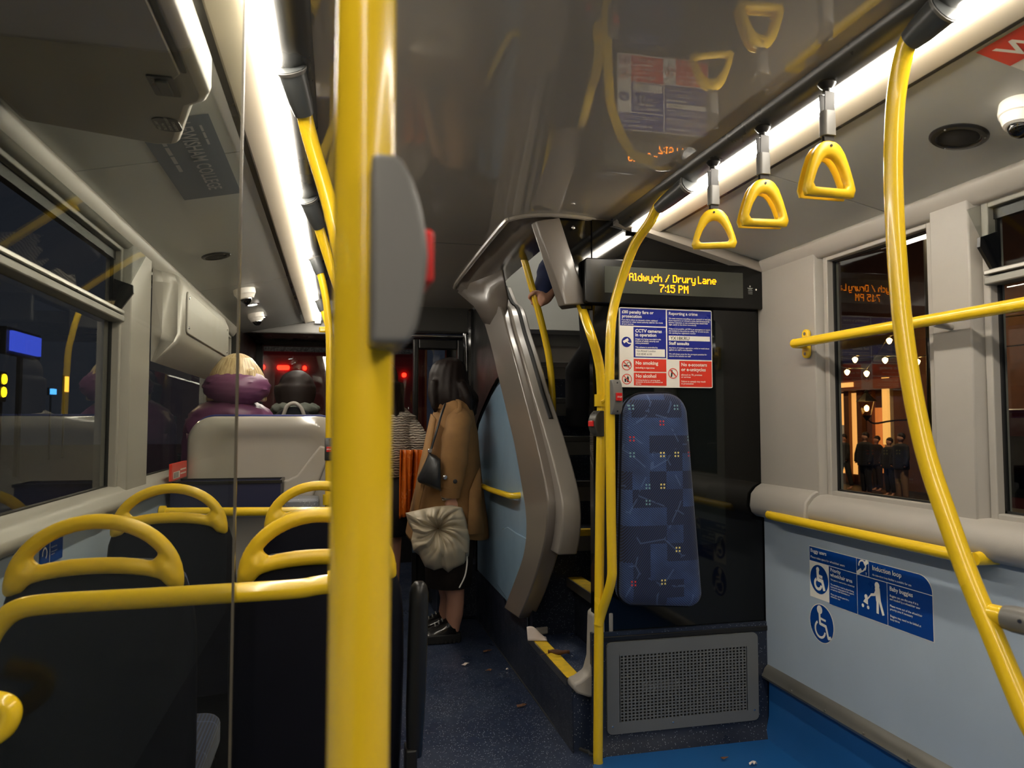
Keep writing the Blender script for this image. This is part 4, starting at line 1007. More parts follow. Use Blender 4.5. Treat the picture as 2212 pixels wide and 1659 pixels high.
# ================================================================== LEFT SIDE FITTINGS
bx = thing('wall_box', 'grey moulded equipment box high on the left wall', 'box', (L, 3.6, 1.45))
rg = []
for y, k in ((2.985, .0), (2.99, .4), (3.03, .9), (3.08, 1), (4.3, 1), (4.36, .9)):
    d = .09*k
    rg.append([Vector((L+.012, y, 1.80)), Vector((L+.012+d*.8, y, 1.79)), Vector((L+.012+d, y, 1.75)), Vector((L+.012+d, y, 1.56)), Vector((L+.012+d*.85, y, 1.53)), Vector((L+.012, y, 1.45))])
MB().loft(rg).build('body', 'wall', bx, smooth=50, bevel=.006, seg=3)
MB().prism(rrect(3.14, 4.28, 1.575, 1.745, .02), 'x', L+.101, L+.109).build('cover', 'wall', bx, smooth=40, bevel=.004)
for y, z in ((3.17, 1.72), (3.17, 1.60), (4.22, 1.72), (4.22, 1.60)):
    MB().lathe([(0, 0), (.006, 0), (.005, .003), (0, .0035)], (L+.109, y, z), (1, 0, 0), 10).build('screw', 'chrome', bx)
XN = L+.056
o = at(371, 1040, X=XN); p1_ = at(403, 1038, X=XN); w_ = p1_.y-o.y; h_ = at(371, 1003, X=XN).z-o.z
nl = thing('red_notice', 'small red notice on the sill below the wall box', 'notice', o)
MB().box(L+.045, XN, o.y, p1_.y, o.z, o.z+h_).build('card', 'red_p', nl, smooth=None)
sg = Sign((XN, o.y, o.z), (0, 1, 0), (0, 0, 1)); sg.n = Vector((1, 0, 0)); sg.rect('white_box', 'white', w_*.08, h_*.1, w_*.5, h_*.5, 1); sg.stroke('lettering', 'white', [(w_*.54, h_*.55), (w_*.92, h_*.55)], h_*.09, 1); sg.stroke('lettering', 'white', [(w_*.54, h_*.3), (w_*.92, h_*.3)], h_*.09, 1); [sg.stroke('dark_lettering', 'blackp', [(w_*(.14+.08*k), h_*.18), (w_*(.14+.08*k), h_*.42)], w_*.04, 2) for k in range(4)]; sg.done(nl)
# induction loop sticker on the left panel
o = at(85, 1228, X=L+.006); 
il = thing('loop_sticker', 'blue induction loop sticker low on the left wall behind the seats', 'sticker', o)
ex = at(135, 1215, X=L+.006); ht = at(85, 1180, X=L+.006).z-o.z; wl_ = ex.y-o.y
sg = Sign((L+.0055, o.y, o.z), (0, 1, 0), (0, 0, 1)); sg.n = Vector((1, 0, 0))
sg.rect('sticker_base', 'blue_s', 0, 0, wl_, ht, 0); sg.rect('white_line', 'white', wl_*.40, 0, wl_*.42, ht, 1)
sg.ring('ear_symbol', 'white', wl_*.2, ht*.55, ht*.3, ht*.09, 1, -60, 200)
sg.text('lettering', 'white', wl_*.46, ht*.68, 'Induction loop', ht*.13, 1); sg.text('lettering', 'white', wl_*.46, ht*.48, 'An induction loop facility is', ht*.075, 1); sg.text('lettering', 'white', wl_*.46, ht*.36, 'available for use', ht*.075, 1)
sg.done(il)

# ---- glass draught screen
gs = thing('glass_screen', 'clear glass draught screen on the yellow crossbar', 'screen', (-.42, 1.29, 0))
gx = at(511, 900, Y=1.285).x
MB().box(L+.03, gx-.002, 1.282, 1.290, .35, 1.952).build('pane', 'glass_scr', gs, smooth=None)
MB().box(gx-.002, gx+.002, 1.281, 1.291, .35, 1.952).build('polished_edge', 'glass_edge', gs, smooth=None)
# ---- seats
SEAT_G = 'forward facing seats in two rows on the left'
def seat(cx, Y, label, aisle):
    t = thing('bus_chair', label, 'seat', (cx, Y, 0), SEAT_G)
    hwid = .147; zb, zt_ = .905, 1.045
    # back shell: rounded, leaning back slightly
    rg = []
    for z, hw, th in ((.40, .175, .06), (.55, .18, .06), (.70, .182, .055), (.80, .18, .05), (.86, .174, .045), (.905, .16, .04), (.93, .135, .036), (.945, .10, .03), (.95, .04, .02)):
        lean = (.95-z)*.10
        yc = Y+lean+.02
        rg.append([Vector((cx+hw*math.cos(a)*(1 if abs(math.cos(a)) < .8 else 1), yc+th*(abs(math.sin(a))**.6)*(1 if math.sin(a) > 0 else -1)*.6, z)) for a in [2*math.pi*k/24 for k in range(24)]])
    MB().loft(rg).build('back_shell', 'navy', t, smooth=60)
    rg2 = [[p+Vector(((cx-p.x)*.06, .045, 0)) for p in r] for r in rg[1:7]]
    MB().loft(rg2).build('back_cushion', 'moquette', t, smooth=60)
    # yellow grab handle: outer arch and lower crescent meeting in pointed ends
    h = MB()
    def arch(hw, hh, z0, yy, n=26, p=1.0):
        return [Vector((cx-hw*math.cos(math.pi*k/n), yy, z0+hh*(math.sin(math.pi*k/n)**p))) for k in range(n+1)]
    yo = Y-.005
    o = arch(hwid, zt_-zb-.016, zb-.002, yo)
    rad = [.010]+[.0155]*22+[.010]
    h.tube(o, rad, 12)
    lo = [Vector((cx-(hwid-.01)*math.cos(math.pi*k/20), yo, zb-.004+.040*math.sin(math.pi*k/20)**.8)) for k in range(21)]
    h.tube(lo, [.012, .015, .0165, .0165, .0165, .015, .012], 12)
    for s in (-1, 1):
        h.tube([Vector((cx+s*(hwid+.010), yo, zb-.014)), Vector((cx+s*(hwid-.002), yo, zb+.002)), Vector((cx+s*(hwid-.022), yo, zb+.028)), Vector((cx+s*(hwid-.034), yo, zb+.05))], [.006, .020, .022, .012], 12)
    h.build('grab_handle', 'yellow_worn', t, smooth=60, remesh=.005, smooth_it=3)
    # seat cushion and pedestal
    MB().prism(rrect(cx-.178, cx+.178, Y+.06, Y+.46, .05), 'z', .40, .48).build('seat_cushion', 'moquette', t, smooth=40, bevel=.02, seg=3)
    MB().box(cx-.17, cx+.17, Y+.10, Y+.40, 0, .40).build('pedestal', 'black', t, smooth=None, bevel=.01)
    if aisle:
        ar = MB(); xa = cx+.205
        a0 = at(902, 1232, Y=Y+.05)
        ar.tube([(xa, Y+.03, .50), (xa+.002, Y+.03, .60), (xa+.006, Y+.03, .75), (xa+.008, Y+.03, .85), (xa+.008, Y+.03, .872)], [.017, .021, .022, .021, .010], 14, sm=3)
        ar.build('armrest', 'black', t, smooth=60)
        MB().prism([(Y+.0, .36), (Y+.07, .36), (Y+.06, .52), (Y+.01, .52)], 'x', xa-.02, xa+.005).build('armrest_bracket', 'black', t, smooth=None, bevel=.004)
YA = 1.62; YB2 = 2.38
xa1 = (at(20, 1270, Y=YA).x+at(388, 1258, Y=YA).x)/2; xa2 = xa1+at(523, 1248, Y=YA).x-at(20, 1270, Y=YA).x
seat(xa1, YA, 'dark blue seat with yellow handle behind the glass by the window', False)
seat(xa2, YA, 'dark blue aisle seat with yellow handle and black armrest beside the thick pole', True)
xb1 = (at(235, 1145, Y=YB2).x+at(478, 1140, Y=YB2).x)/2+.012; xb2 = xb1+at(567, 1140, Y=YB2).x-at(235, 1145, Y=YB2).x
seat(xb1, YB2, 'dark blue window seat in the second row, yellow handle', False)
seat(xb2, YB2, 'dark blue aisle seat in the second row, yellow handle', False)
# low yellow handle at the very left
lh = thing('hand_rail', 'low yellow hoop end under the crossbar at the glass screen', 'rail', (-.5, 1.25, .7))
MB().tube([at(-70, 1505, Y=1.22), at(-20, 1515, Y=1.22), at(10, 1522, Y=1.22), at(22, 1540, Y=1.22), at(10, 1570, Y=1.22), at(-30, 1600, Y=1.22), at(-90, 1640, Y=1.22)], .0155, 14, sm=5).build('hoop', 'yellow', lh)

# ---- grey double seat shell over the wheel arch
ss = thing('double_seat', 'glossy grey shell of the raised double seat ahead of the yellow rail', 'seat', (-.33, 3.5, 0))
xl_, xr_ = at(404, 1000, Y=3.5).x, at(740, 1000, Y=3.5).x
def shell_ring(y, ins, zt2):
    pts = []
    for k in range(13):
        a = math.pi-math.pi/2*k/12; pts.append((xl_+ins+.11+.11*math.cos(a), zt2-.11+.11*math.sin(a)))
    for k in range(13):
        a = math.pi/2-math.pi/2*k/12; pts.append((xr_-ins-.11+.11*math.cos(a), zt2-.11+.11*math.sin(a)))
    pts += [(xr_-ins, .45), (xl_+ins, .45)]
    return [Vector((x, y-(z-.45)*.0, z)) for x, z in pts]
zs_ = at(600, 900, Y=3.5).z
MB().loft([shell_ring(3.56, .0, zs_+.002), shell_ring(3.50, .0, zs_), shell_ring(3.485, .012, zs_-.012), shell_ring(3.48, .05, zs_-.06), shell_ring(3.50, .075, zs_-.085), shell_ring(3.505, .12, zs_-.13)]).build('back_shell', 'seat_grey', ss, smooth=60)
# moulded recess ridge across the shell
MB().prism([(xl_+.08, .80), (xr_-.16, .80), (xr_-.05, 1.10), (xr_-.10, 1.12), (xr_-.2, .985), (xr_-.24, .965), (xl_+.08, .965)], 'y', 3.488, 3.506).build('shell_ridge', 'seat_grey', ss, smooth=40, bevel=.012, seg=3)
MB().tube([v+Vector((0, .035, .004)) for v in shell_ring(3.53, .0, zs_)[:26]], .006, 8).build('piping', P('navy_piping', (30, 40, 110), .6), ss)
MB().prism(rrect(xl_+.05, xr_-.05, 3.57, 4.0, .05), 'z', .55, .70).build('seat_cushion', 'moquette', ss, smooth=40, bevel=.02)
MB().loft([shell_ring(3.56, .02, zs_-.01), shell_ring(3.60, .03, zs_-.02), shell_ring(3.62, .06, zs_-.06)]).build('back_cushion', 'moquette', ss, smooth=60)
MB().box(xl_, xr_, 3.50, 4.05, 0, .56).build('wheel_arch', 'wall2', ss, smooth=None, bevel=.02)
lt_ = thing('ledge_tray', 'dark blue open tray box fixed behind the grey seat shell', 'tray', (-.36, 3.35, .9))
a = at(374, 1042, Y=3.35); b = at(608, 1042, Y=3.35); zb_ = at(500, 1092, Y=3.35).z
tm = MB(); tm.box(a.x, b.x, 3.30, 3.31, zb_, a.z); tm.box(a.x, b.x, 3.46, 3.47, zb_, a.z); tm.box(a.x, a.x+.01, 3.31, 3.46, zb_, a.z); tm.box(b.x-.01, b.x, 3.31, 3.46, zb_, a.z); tm.box(a.x, b.x, 3.30, 3.47, zb_-.01, zb_)
tm.build('tray', P('tray_navy', (24, 28, 62), .5), lt_, smooth=None)
rm = MB(); rm.box(a.x-.006, b.x+.006, 3.294, 3.304, a.z-.006, a.z+.006); rm.box(a.x-.006, b.x+.006, 3.466, 3.476, a.z-.006, a.z+.006); rm.box(b.x-.004, b.x+.006, 3.304, 3.466, a.z-.006, a.z+.006); rm.box(a.x-.006, a.x+.004, 3.304, 3.466, a.z-.006, a.z+.006)
rm.build('tray_rim', 'black', lt_, smooth=None)
MB().box(a.x+.02, b.x-.02, 3.47, 3.483, zb_, a.z-.02).build('bracket', 'black', lt_, smooth=None)
# speckled ledge cushion right of the tray
sp_ = tag(MB().prism(rrect(at(612, 1090, Y=3.4).x, at(690, 1090, Y=3.4).x, 3.3, 3.47, .03), 'z', at(640, 1100, Y=3.35).z, at(640, 1076, Y=3.35).z).build('armrest_block', lino('speckled_grey', (110, 112, 118), (130, 132, 138), .9, .4), smooth=40, bevel=.012), 'grey speckled block beside the dark blue tray', 'block')

# ---- wheelchair area sticker on the right wall
X6 = R-.0045
o = at(1750, 1290, X=X6); e = at(2016, 1388, X=X6)
ws = thing('sticker', 'blue wheelchair, buggy and induction loop sticker under the lower rail', 'sticker', (X6, (o.y+e.y)/2, o.z))
yl, yr = at(1749, 1230, X=X6).y, at(2016, 1300, X=X6).y
ztp = at(1749, 1178, X=X6).z; zbt = at(2016, 1388, X=X6).z; zlf = at(1751, 1296, X=X6).z
sw = yl-yr; sh_ = ztp-zbt
sg = Sign((X6, yl, zbt), (0, -1, 0), (0, 0, 1)); sg.n = Vector((-1, 0, 0))
u = lambda a: a*sw
v = lambda a: a*sh_
# white base with rounded upper right corner, then blue cells with white joints
rc_ = .05
pl = [(0, v(.03)), (0, v(1)), (sw-rc_, v(1))]+[(sw-rc_+rc_*math.sin(math.pi/2*k/8), v(1)-rc_+rc_*math.cos(math.pi/2*k/8)) for k in range(9)]+[(sw, 0), (u(.19), 0), (u(.19), v(.03))]
sg.poly('sticker_base', 'white', pl, 0)
jt = .0022
sg.rect('blue_cell', 'blue_s', jt, v(.72), u(.44)-jt/2, v(1)-jt)
sg.rect('blue_cell', 'blue_s', u(.19), jt, u(.44)-jt/2, v(.72)-jt)
sg.rect('blue_cell', 'blue_s', u(.44)+jt/2, v(.72), u(.54)-jt/2, v(1)-jt)
pl = [(u(.54)+jt/2, v(.72)), (u(.54)+jt/2, v(1)-jt), (sw-rc_, v(1)-jt)]+[(sw-rc_+(rc_-jt)*math.sin(math.pi/2*k/8), v(1)-rc_+(rc_-jt)*math.cos(math.pi/2*k/8)) for k in range(9)]+[(sw-jt, v(.72))]
sg.poly('blue_cell#p', 'blue_s', pl, 1)
sg.rect('blue_cell', 'blue_s', u(.44)+jt/2, jt, u(.68)-jt/2, v(.72)-jt); sg.rect('blue_cell', 'blue_s', u(.68)+jt/2, jt, sw-jt, v(.72)-jt)
H6 = sh_*.10
T = lambda a, b, s, sz, bd=.015: sg.text('lettering', 'white', u(a), v(b), s, sz, 2, bold=sz*bd)
T(.016, .885, 'Buggy users', H6); T(.016, .775, 'Please make space for wheelchair users', H6*.62, .005)
T(.57, .86, 'Induction loop', H6*1.15); T(.57, .765, 'An induction loop facility is available for use', H6*.5, .005)
T(.205, .62, 'Priority', H6*.95); T(.205, .53, 'wheelchair area', H6*.95)
for i, s in enumerate(('This space is reserved for a wheelchair', '', 'The wheelchair must be placed facing', 'backwards resting against the support', 'or backrest with the brakes on', '', 'Please give up this space for a', 'wheelchair user')): T(.205, .46-.045*i, s, H6*.42, .01)
T(.70, .60, 'Baby buggies', H6*1.0)
for i, s in enumerate(('Buggies can use this area if it is', 'not needed by a wheelchair user', '', 'Please move out of the wheelchair', 'priority area if necessary', '', 'Buggies may need to be folded at', 'busy times')): T(.70, .50-.055*i, s, H6*.5, .012)
def wheelchair(cu, cv, r, nm, thin=False):
    w = .26 if not thin else .15
    sg.disc(nm, 'white', u(cu)-r*.12, v(cv)+r*.68, r*(.17 if not thin else .22), 2)
    sg.stroke(nm, 'white', [(u(cu)-r*.14, v(cv)+r*.5), (u(cu)-r*.10, v(cv)-.02*r), (u(cu)+r*.36, v(cv)-r*.06), (u(cu)+r*.55, v(cv)-r*.62)]+([(u(cu)+r*.72, v(cv)-r*.55)] if thin else []), r*w, 2)
    sg.stroke(nm, 'white', [(u(cu)-r*.12, v(cv)+r*.26), (u(cu)+r*.34, v(cv)+r*.22)], r*w*.75, 2)
    sg.ring(nm, 'white', u(cu)-r*.1, v(cv)-r*.32, r*.46, r*w*.8, 2, 120, 350)
r6 = u(.088)
sg.disc('round_symbol', 'blue_s', u(.095), v(.40), r6, 1, 40); wheelchair(.095, .40, r6, 'wheelchair_symbol')
# ear symbol and buggy pictogram
sg.ring('ear_symbol', 'white', u(.49), v(.885), u(.033), u(.009), 2, -50, 190); sg.stroke('ear_symbol', 'white', [(u(.513), v(.855)), (u(.497), v(.80)), (u(.48), v(.775))], u(.008), 2)
sg.stroke('ear_symbol', 'white', [(u(.448), v(.735)), (u(.478), v(.80))], u(.022), 2); sg.stroke('ear_symbol', 'white', [(u(.51), v(.925)), (u(.532), v(.975))], u(.022), 2); T(.515, .74, 'T', H6*.6)
sg.disc('buggy_symbol', 'white', u(.605), v(.615), u(.019), 2)
sg.stroke('buggy_symbol', 'white', [(u(.607), v(.55)), (u(.613), v(.38))], u(.038), 2); sg.stroke('buggy_symbol', 'white', [(u(.607), v(.38)), (u(.605), v(.16))], u(.018), 2); sg.stroke('buggy_symbol', 'white', [(u(.622), v(.38)), (u(.648), v(.16))], u(.018), 2)
sg.stroke('buggy_symbol', 'white', [(u(.60), v(.54)), (u(.585), v(.45)), (u(.557), v(.43))], u(.014), 2); sg.stroke('buggy_symbol', 'white', [(u(.56), v(.44)), (u(.505), v(.27))], u(.008), 2)
sg.disc('buggy_symbol', 'white', u(.515), v(.37), u(.013), 2); sg.poly('buggy_symbol', 'white', [(u(.49), v(.27)), (u(.53), v(.24)), (u(.53), v(.32)), (u(.51), v(.34))], 2); sg.disc('buggy_symbol', 'white', u(.487), v(.20), u(.010), 2); sg.disc('buggy_symbol', 'white', u(.53), v(.195), u(.010), 2)
sg.done(ws)
c = at(1775, 1347, X=X6)
w2 = thing('sticker', 'round blue wheelchair sticker below the large blue sticker', 'sticker', c)
sg = Sign((X6, c.y, c.z), (0, -1, 0), (0, 0, 1)); sg.n = Vector((-1, 0, 0))
u = lambda a: a
v = lambda a: a
r7 = at(1775, 1305, X=X6).z-c.z
sg.disc('white_border', 'white', 0, 0, r7, 0, 40); sg.disc('round_base', 'blue_s', 0, 0, r7*.95, 1, 40)
wheelchair(0, .0, r7, 'wheelchair_symbol', True); sg.done(w2)

# ================================================================== CAB AND FRONT RIGHT
cb = thing('cab_partition', 'glossy black driver cab partition with a glass opening ahead of the stairs', 'partition', (.9, 5.1, 0))
YC = 5.1
def cabx(px, py): return at(px, py, Y=YC)
a0, a1 = cabx(903, 1000), cabx(988, 755)
q = MB()
x_l, x_r = cabx(893, 800).x, cabx(1002, 800).x
q.box(x_l, a0.x, YC, YC+.05, .0, 1.80); q.box(a1.x, x_r, YC, YC+.05, .0, 1.80); q.box(a0.x, a1.x, YC, YC+.05, 0, .95); q.box(a0.x, a1.x, YC, YC+.05, a1.z, 1.80)
q.build('door_frame', 'black', cb, smooth=None, bevel=.008)
MB().box(a0.x, a1.x, YC+.02, YC+.028, .95, a1.z).build('pane', 'glass', cb, smooth=None)
zz = cabx(940, 727).z
MB().tube([(x_l-.06, YC-.03, zz), (x_r-.01, YC-.03, zz)], .012, 12).build('steel_rail', 'chrome', cb)
zz = cabx(940, 697).z
MB().tube([(x_l-.06, YC-.01, zz), (x_r-.01, YC-.01, zz)], .004, 8).build('bright_trim', 'chrome', cb)
MB().tube([(x_r+.015, YC-.03, .3), (x_r+.015, YC-.03, 1.95)], .03, 16).build('black_post', 'black_gl', cb)
MB().box(x_r, 1.12, YC-.16, YC-.12, .3, 2.0).build('side_screen', 'black_gl', cb, smooth=None, bevel=.02)
MB().box(.62, .9, 4.62, 5.08, .0, .34).build('wheel_box', 'lino_d', cb, smooth=None, bevel=.02)
# blue lower door panel
MB().box(x_l+.0, a0.x+.22, YC-.012, YC, .34, .90).build('blue_lower_panel', 'panel_blue2', cb, smooth=None, bevel=.01)
MB().obox(cabx(1068, 800)+Vector((0, -.25, 0)), (.05, 0, 0), (0, .02, 0), (0, 0, .05)).build('mirror_housing', 'black_gl', cb, smooth=None, bevel=.015)
c = cabx(968, 682)
kn = tag(MB().lathe([(.0, 0), (.014, 0), (.02, .03), (.042, .035), (.05, .05), (.05, .10), (.03, .11)], c, (.7, -.25, .0), 24).build('grey_roller', 'bell', smooth=40), 'grey round end fitting under the ceiling by the cab', 'fitting')
c0 = at(1046, 770, Y=4.85); c1 = at(1064, 722, Y=4.85)
ns = thing('cab_sticker', 'small red and white warning sticker on the black cab screen', 'sticker', (c0.x, 4.85, c0.z))
MB().box(c0.x, c1.x, 4.852, 5.0, c0.z-.02, c1.z+.02).build('mount', 'black_gl', ns, smooth=None)
sg = Sign((c0.x, 4.851, c0.z), (1, 0, 0), (0, 0, 1)); w_, h_ = c1.x-c0.x, c1.z-c0.z
sg.rect('sticker_base', 'white', 0, 0, w_, h_, 0); sg.rect('red_panel', 'red_p', w_*.42, h_*.05, w_*.96, h_*.97, 1); sg.rect('red_panel', 'red_p', w_*.05, h_*.05, w_*.4, h_*.32, 1)
for i in range(5): sg.stroke('lettering', 'white', [(w_*.5, h_*(.9-.07*i)), (w_*.9, h_*(.9-.07*i))], h_*.02, 2)
sg.done(ns)

# ================================================================== PEOPLE
def fist(m, c, axis, out, r, flip=1):
    """fingers wrapped round a bar through c along axis; out = side of the back of the hand"""
    ax = Vector(axis).normalized(); o = (Vector(out)-ax*Vector(out).dot(ax)).normalized(); s = ax.cross(o); c = Vector(c)
    for k in range(4):
        b = c+ax*((k-1.5)*.019); L_ = (.95, 1.0, .97, .85)[k]
        pts = []
        for i in range(8):
            a = math.radians(-35+i*34*L_)*flip
            pts.append(b+(o*math.cos(a)+s*math.sin(a))*(r+.0085))
        m.tube(pts, [.0095, .0095, .0088, .0082, .007], 8)
    pts = [c-ax*.03+o*(r+.006), c-ax*.034+(o*.3-s*.95*flip)*(r+.010), c-ax*.025+(-o*.6-s*.8*flip)*(r+.012), c-ax*.012+(-o*.95-s*.2*flip)*(r+.015)]
    m.tube(pts, [.012, .011, .0095, .007], 8, sm=3)
    m.ell(c+o*(r+.013), .022, .022, .036, 12, 8)
    return m

# ---- woman in the camel coat
YW = 4.25
w1 = thing('person', 'person standing in a camel coat with long dark hair, holding a beige bag', 'person', (.62, YW, 0))
def wp(x, y, dy=0): return at(x, y, Y=YW+dy)
def wm(px): return px/F*YW*1.035
body = MB()
hd = wp(968, 819)
body.ell(hd, .076, .083, .105); body.tube([hd+Vector((.02, 0, -.06)), wp(984, 868), wp(988, 905)], [.05, .055, .08], 12)
body.ell(hd+Vector((-.085, 0, -.02)), .014, .012, .02)                      # nose, towards the windows
body.ell(hd+Vector((-.068, 0, -.062)), .02, .02, .012); body.ell(hd+Vector((.01, -.085, -.01)), .016, .01, .03)
for k in (-1, 1): body.ell(hd+Vector((-.072, .03*k, .012)), .012, .016, .01)
body.rings([(wp(985, 900).x, YW, wp(985, 900).z, .08, .17), (wp(985, 960).x, YW, wp(985, 960).z, .12, .17), (wp(978, 1040).x, YW, wp(978, 1040).z, .11, .14), (wp(975, 1100).x, YW, wp(975, 1100).z, .14, .17), (wp(975, 1170).x, YW, wp(975, 1170).z, .12, .15)])
for dy, x0, xk in ((-.07, 985, 975), (.09, 955, 960)):
    body.tube([wp(x0-5, 1130, dy), wp(xk+5, 1250, dy), wp(xk+9, 1290, dy), wp(xk+6, 1325, dy), wp(xk+5, 1352, dy), wp(xk+2, 1366, dy)], [.085, .062, .05, .052, .036, .034], 14, sm=3)
    body.tube([wp(xk+6, 1360, dy), wp(xk-12, 1368, dy), wp(xk-30, 1372, dy)], [.035, .033, .02], 10)
hc = wp(975, 1088, -.2)
body.tube([wp(985, 905, -.16), wp(985, 985, -.21), wp(976, 1060, -.2), hc], [.05, .042, .032, .028], 12, sm=3)
fist(body, hc+Vector((0, 0, -.015)), (1, 0, 0), (0, -.3, 1), .012)
body.build('body', 'skin', w1, smooth=60, remesh=.009)
# coat
rows = [(858, 962, 998, .07), (866, 953, 1006, .12), (876, 946, 1013, .165), (894, 938, 1020, .185), (937, 932, 1029, .18), (985, 918, 1033, .175), (1033, 905, 1038, .185), (1082, 893, 1044, .205), (1125, 884, 1050, .22), (1152, 879, 1053, .225), (1160, 881, 1054, .224)]
rg = []
for y, xl0, xr0, ry in rows:
    a, b = wp(xl0, y), wp(xr0, y); cx, rx = (a.x+b.x)/2, (b.x-a.x)/2; r = []
    dn = (y-861)/300
    for k in range(48):
        t_ = 2*math.pi*k/48; f_ = 1+.045*dn*math.sin(t_*7+1)+.03*dn*math.sin(t_*11)
        r.append(Vector((cx+rx*math.cos(t_)*(1+.3*(f_-1)), YW+ry*math.sin(t_)*f_, a.z+(.012*math.sin(t_*3)*dn))))
    rg.append(r)
ct = MB().loft(rg, caps=False).build('coat', 'coat', w1, smooth=70, thick=.012)
# front edge flap, collar, back vent
MB().tube([wp(951, 884, -.10), wp(956, 866, -.085), wp(975, 858, -.07), wp(993, 862, .0), wp(985, 862, .08), wp(960, 870, .09)], [.018, .022, .022, .022, .022, .016], 10, sm=4, flat=.5).build('collar', 'coat', ct)
MB().add([wp(932, 894, -.12), wp(941, 905, -.19), wp(918, 1040, -.2), wp(896, 1130, -.22), wp(886, 1130, -.15), wp(904, 1020, -.12)], [(0, 1, 2, 5), (5, 2, 3, 4)]).build('lapel', 'coat', ct, thick=.01)
MB().add([wp(1036, 1010, -.17), wp(1040, 1090, -.2), wp(1046, 1152, -.235), wp(1010, 1155, -.262), wp(1014, 1060, -.215)], [(0, 1, 2, 3, 4)]).build('back_flap', 'coat', ct, thick=.012)
slv = MB(); slv.tube([wp(992, 893, -.10), wp(992, 908, -.165), wp(984, 950, -.215), wp(981, 1000, -.222), wp(975, 1045, -.215), wp(972, 1072, -.205)], [.05, .07, .076, .073, .062, .054], 18, sm=4)
for i_, p_ in enumerate(slv.v):
    p_ = Vector(p_); slv.v[i_] = tuple(p_+Vector((.003*math.sin(p_.z*55+p_.x*30), -.003*math.sin(p_.z*43+1), 0)))
sl = slv.build('sleeve', 'coat', ct, smooth=70)
MB().tube([wp(975, 1036, -.214), wp(973, 1052, -.21)], [.0665, .064], 18).build('cuff_strap', 'coat', sl)
for p in ((961, 1031), (983, 1040)): MB().lathe([(.012, 0), (.012, .004), (.007, .006), (0, .005)], wp(*p, -.283), (0, -1, 0), 12).build('button', 'chrome' if p[0] < 970 else 'blackp', sl)
MB().tube([wp(985, 862, -.11), wp(993, 868, -.165), wp(993, 884, -.205), wp(986, 894, -.215)], .012, 8, sm=4, flat=.35).build('shoulder_strap', 'coat', ct)
MB().rings([(wp(970, 1150).x, YW, wp(970, 1150).z, .15, .19), (wp(970, 1200).x, YW-.0, wp(970, 1200).z, .135, .17), (wp(968, 1262).x, YW, wp(968, 1262).z, .125, .16)], caps=False).build('skirt', 'skirt', w1, thick=.008)
MB().tube([wp(966, 1068, -.203), wp(968, 1078, -.203)], [.036, .033], 14).build('inner_cuff', 'knit', w1)
# hair
hr = MB(); rg = []
for y, cx_, rx_ in ((772, 974, 5), (775, 973, 16), (781, 971, 28), (790, 970, 35), (805, 968, 39), (825, 969, 42), (845, 971, 45), (862, 974, 46), (876, 978, 44), (888, 982, 40)):
    c = wp(cx_, y); r_ = wm(rx_); rr = []
    for k in range(72):
        a = 2*math.pi*k/72; f_ = 1+.03*math.sin(a*17+y*.06)+.02*math.sin(a*31+y*.11)
        rr.append(Vector((c.x+r_*math.cos(a)*f_, YW+r_*1.05*math.sin(a)*f_, c.z)))
    rg.append(rr)
hr.loft(rg)
for k in range(10):
    b = wp(994+k*1.6, 826+k*1.5, -.10+.022*k); e = wp(1012+k*1.7, 892+10*math.sin(k*1.9), -.12+.024*k); hr.tube([b, b.lerp(e, .5)+Vector((.012, -.012, 0)), e], [.03, .034, .010], 8, sm=3)
for k in range(10):
    b = wp(938+k*2.2, 822, -.085+.008*k); e = wp(936+k*2.0, 886+7*math.sin(k*2.1), -.115+.014*k); hr.tube([b, b.lerp(e, .45)+Vector((-.008+.004*math.cos(k), .004, 0)), b.lerp(e, .8)+Vector((.012*math.sin(k), 0, 0)), e], [.022, .024, .018, .006], 8, sm=3)
hr.build('hair', 'hair_d', w1, smooth=70, remesh=.008, smooth_it=2)
# shoes
for dy, xk in ((-.07, 975), (.09, 960)):
    s = MB(); h = wp(xk+14, 1372, dy); t_ = wp(xk-66, 1372, dy)
    s.loft([[Vector((x, YW+dy+w*math.sin(a), .045+hh_*max(0, math.cos(a)))) if True else 0 for a in [2*math.pi*k/16 for k in range(16)]] for x, w, hh_ in ((h.x, .02, .03), (h.x-.02, .038, .075), (h.x-.07, .042, .085), (h.x-.12, .045, .06), (h.x-.18, .048, .042), (h.x-.225, .035, .03), (h.x-.238, .012, .015))])
    so = s.build('shoe', 'shoe', w1, smooth=60)
    MB().prism([(h.x+.012, YW+dy-.035), (h.x+.018, YW+dy), (h.x+.012, YW+dy+.035), (h.x-.1, YW+dy+.05), (h.x-.2, YW+dy+.05), (h.x-.248, YW+dy), (h.x-.2, YW+dy-.05), (h.x-.1, YW+dy-.05)], 'z', .002, .05).build('sole', 'rubber', so, smooth=40, bevel=.006)
    for k in range(10): MB().box(h.x-.225+k*.024, h.x-.215+k*.024, YW+dy-.052, YW+dy-.046, .004, .024).build('sole_tread', 'rubber', so, smooth=None)
    for k in range(4): MB().tube([(h.x-.09-.02*k, YW+dy-.022, .118-.013*k), (h.x-.09-.02*k, YW+dy, .128-.013*k), (h.x-.09-.02*k, YW+dy+.022, .118-.013*k)], .004, 6).build('lace', 'bell', so)
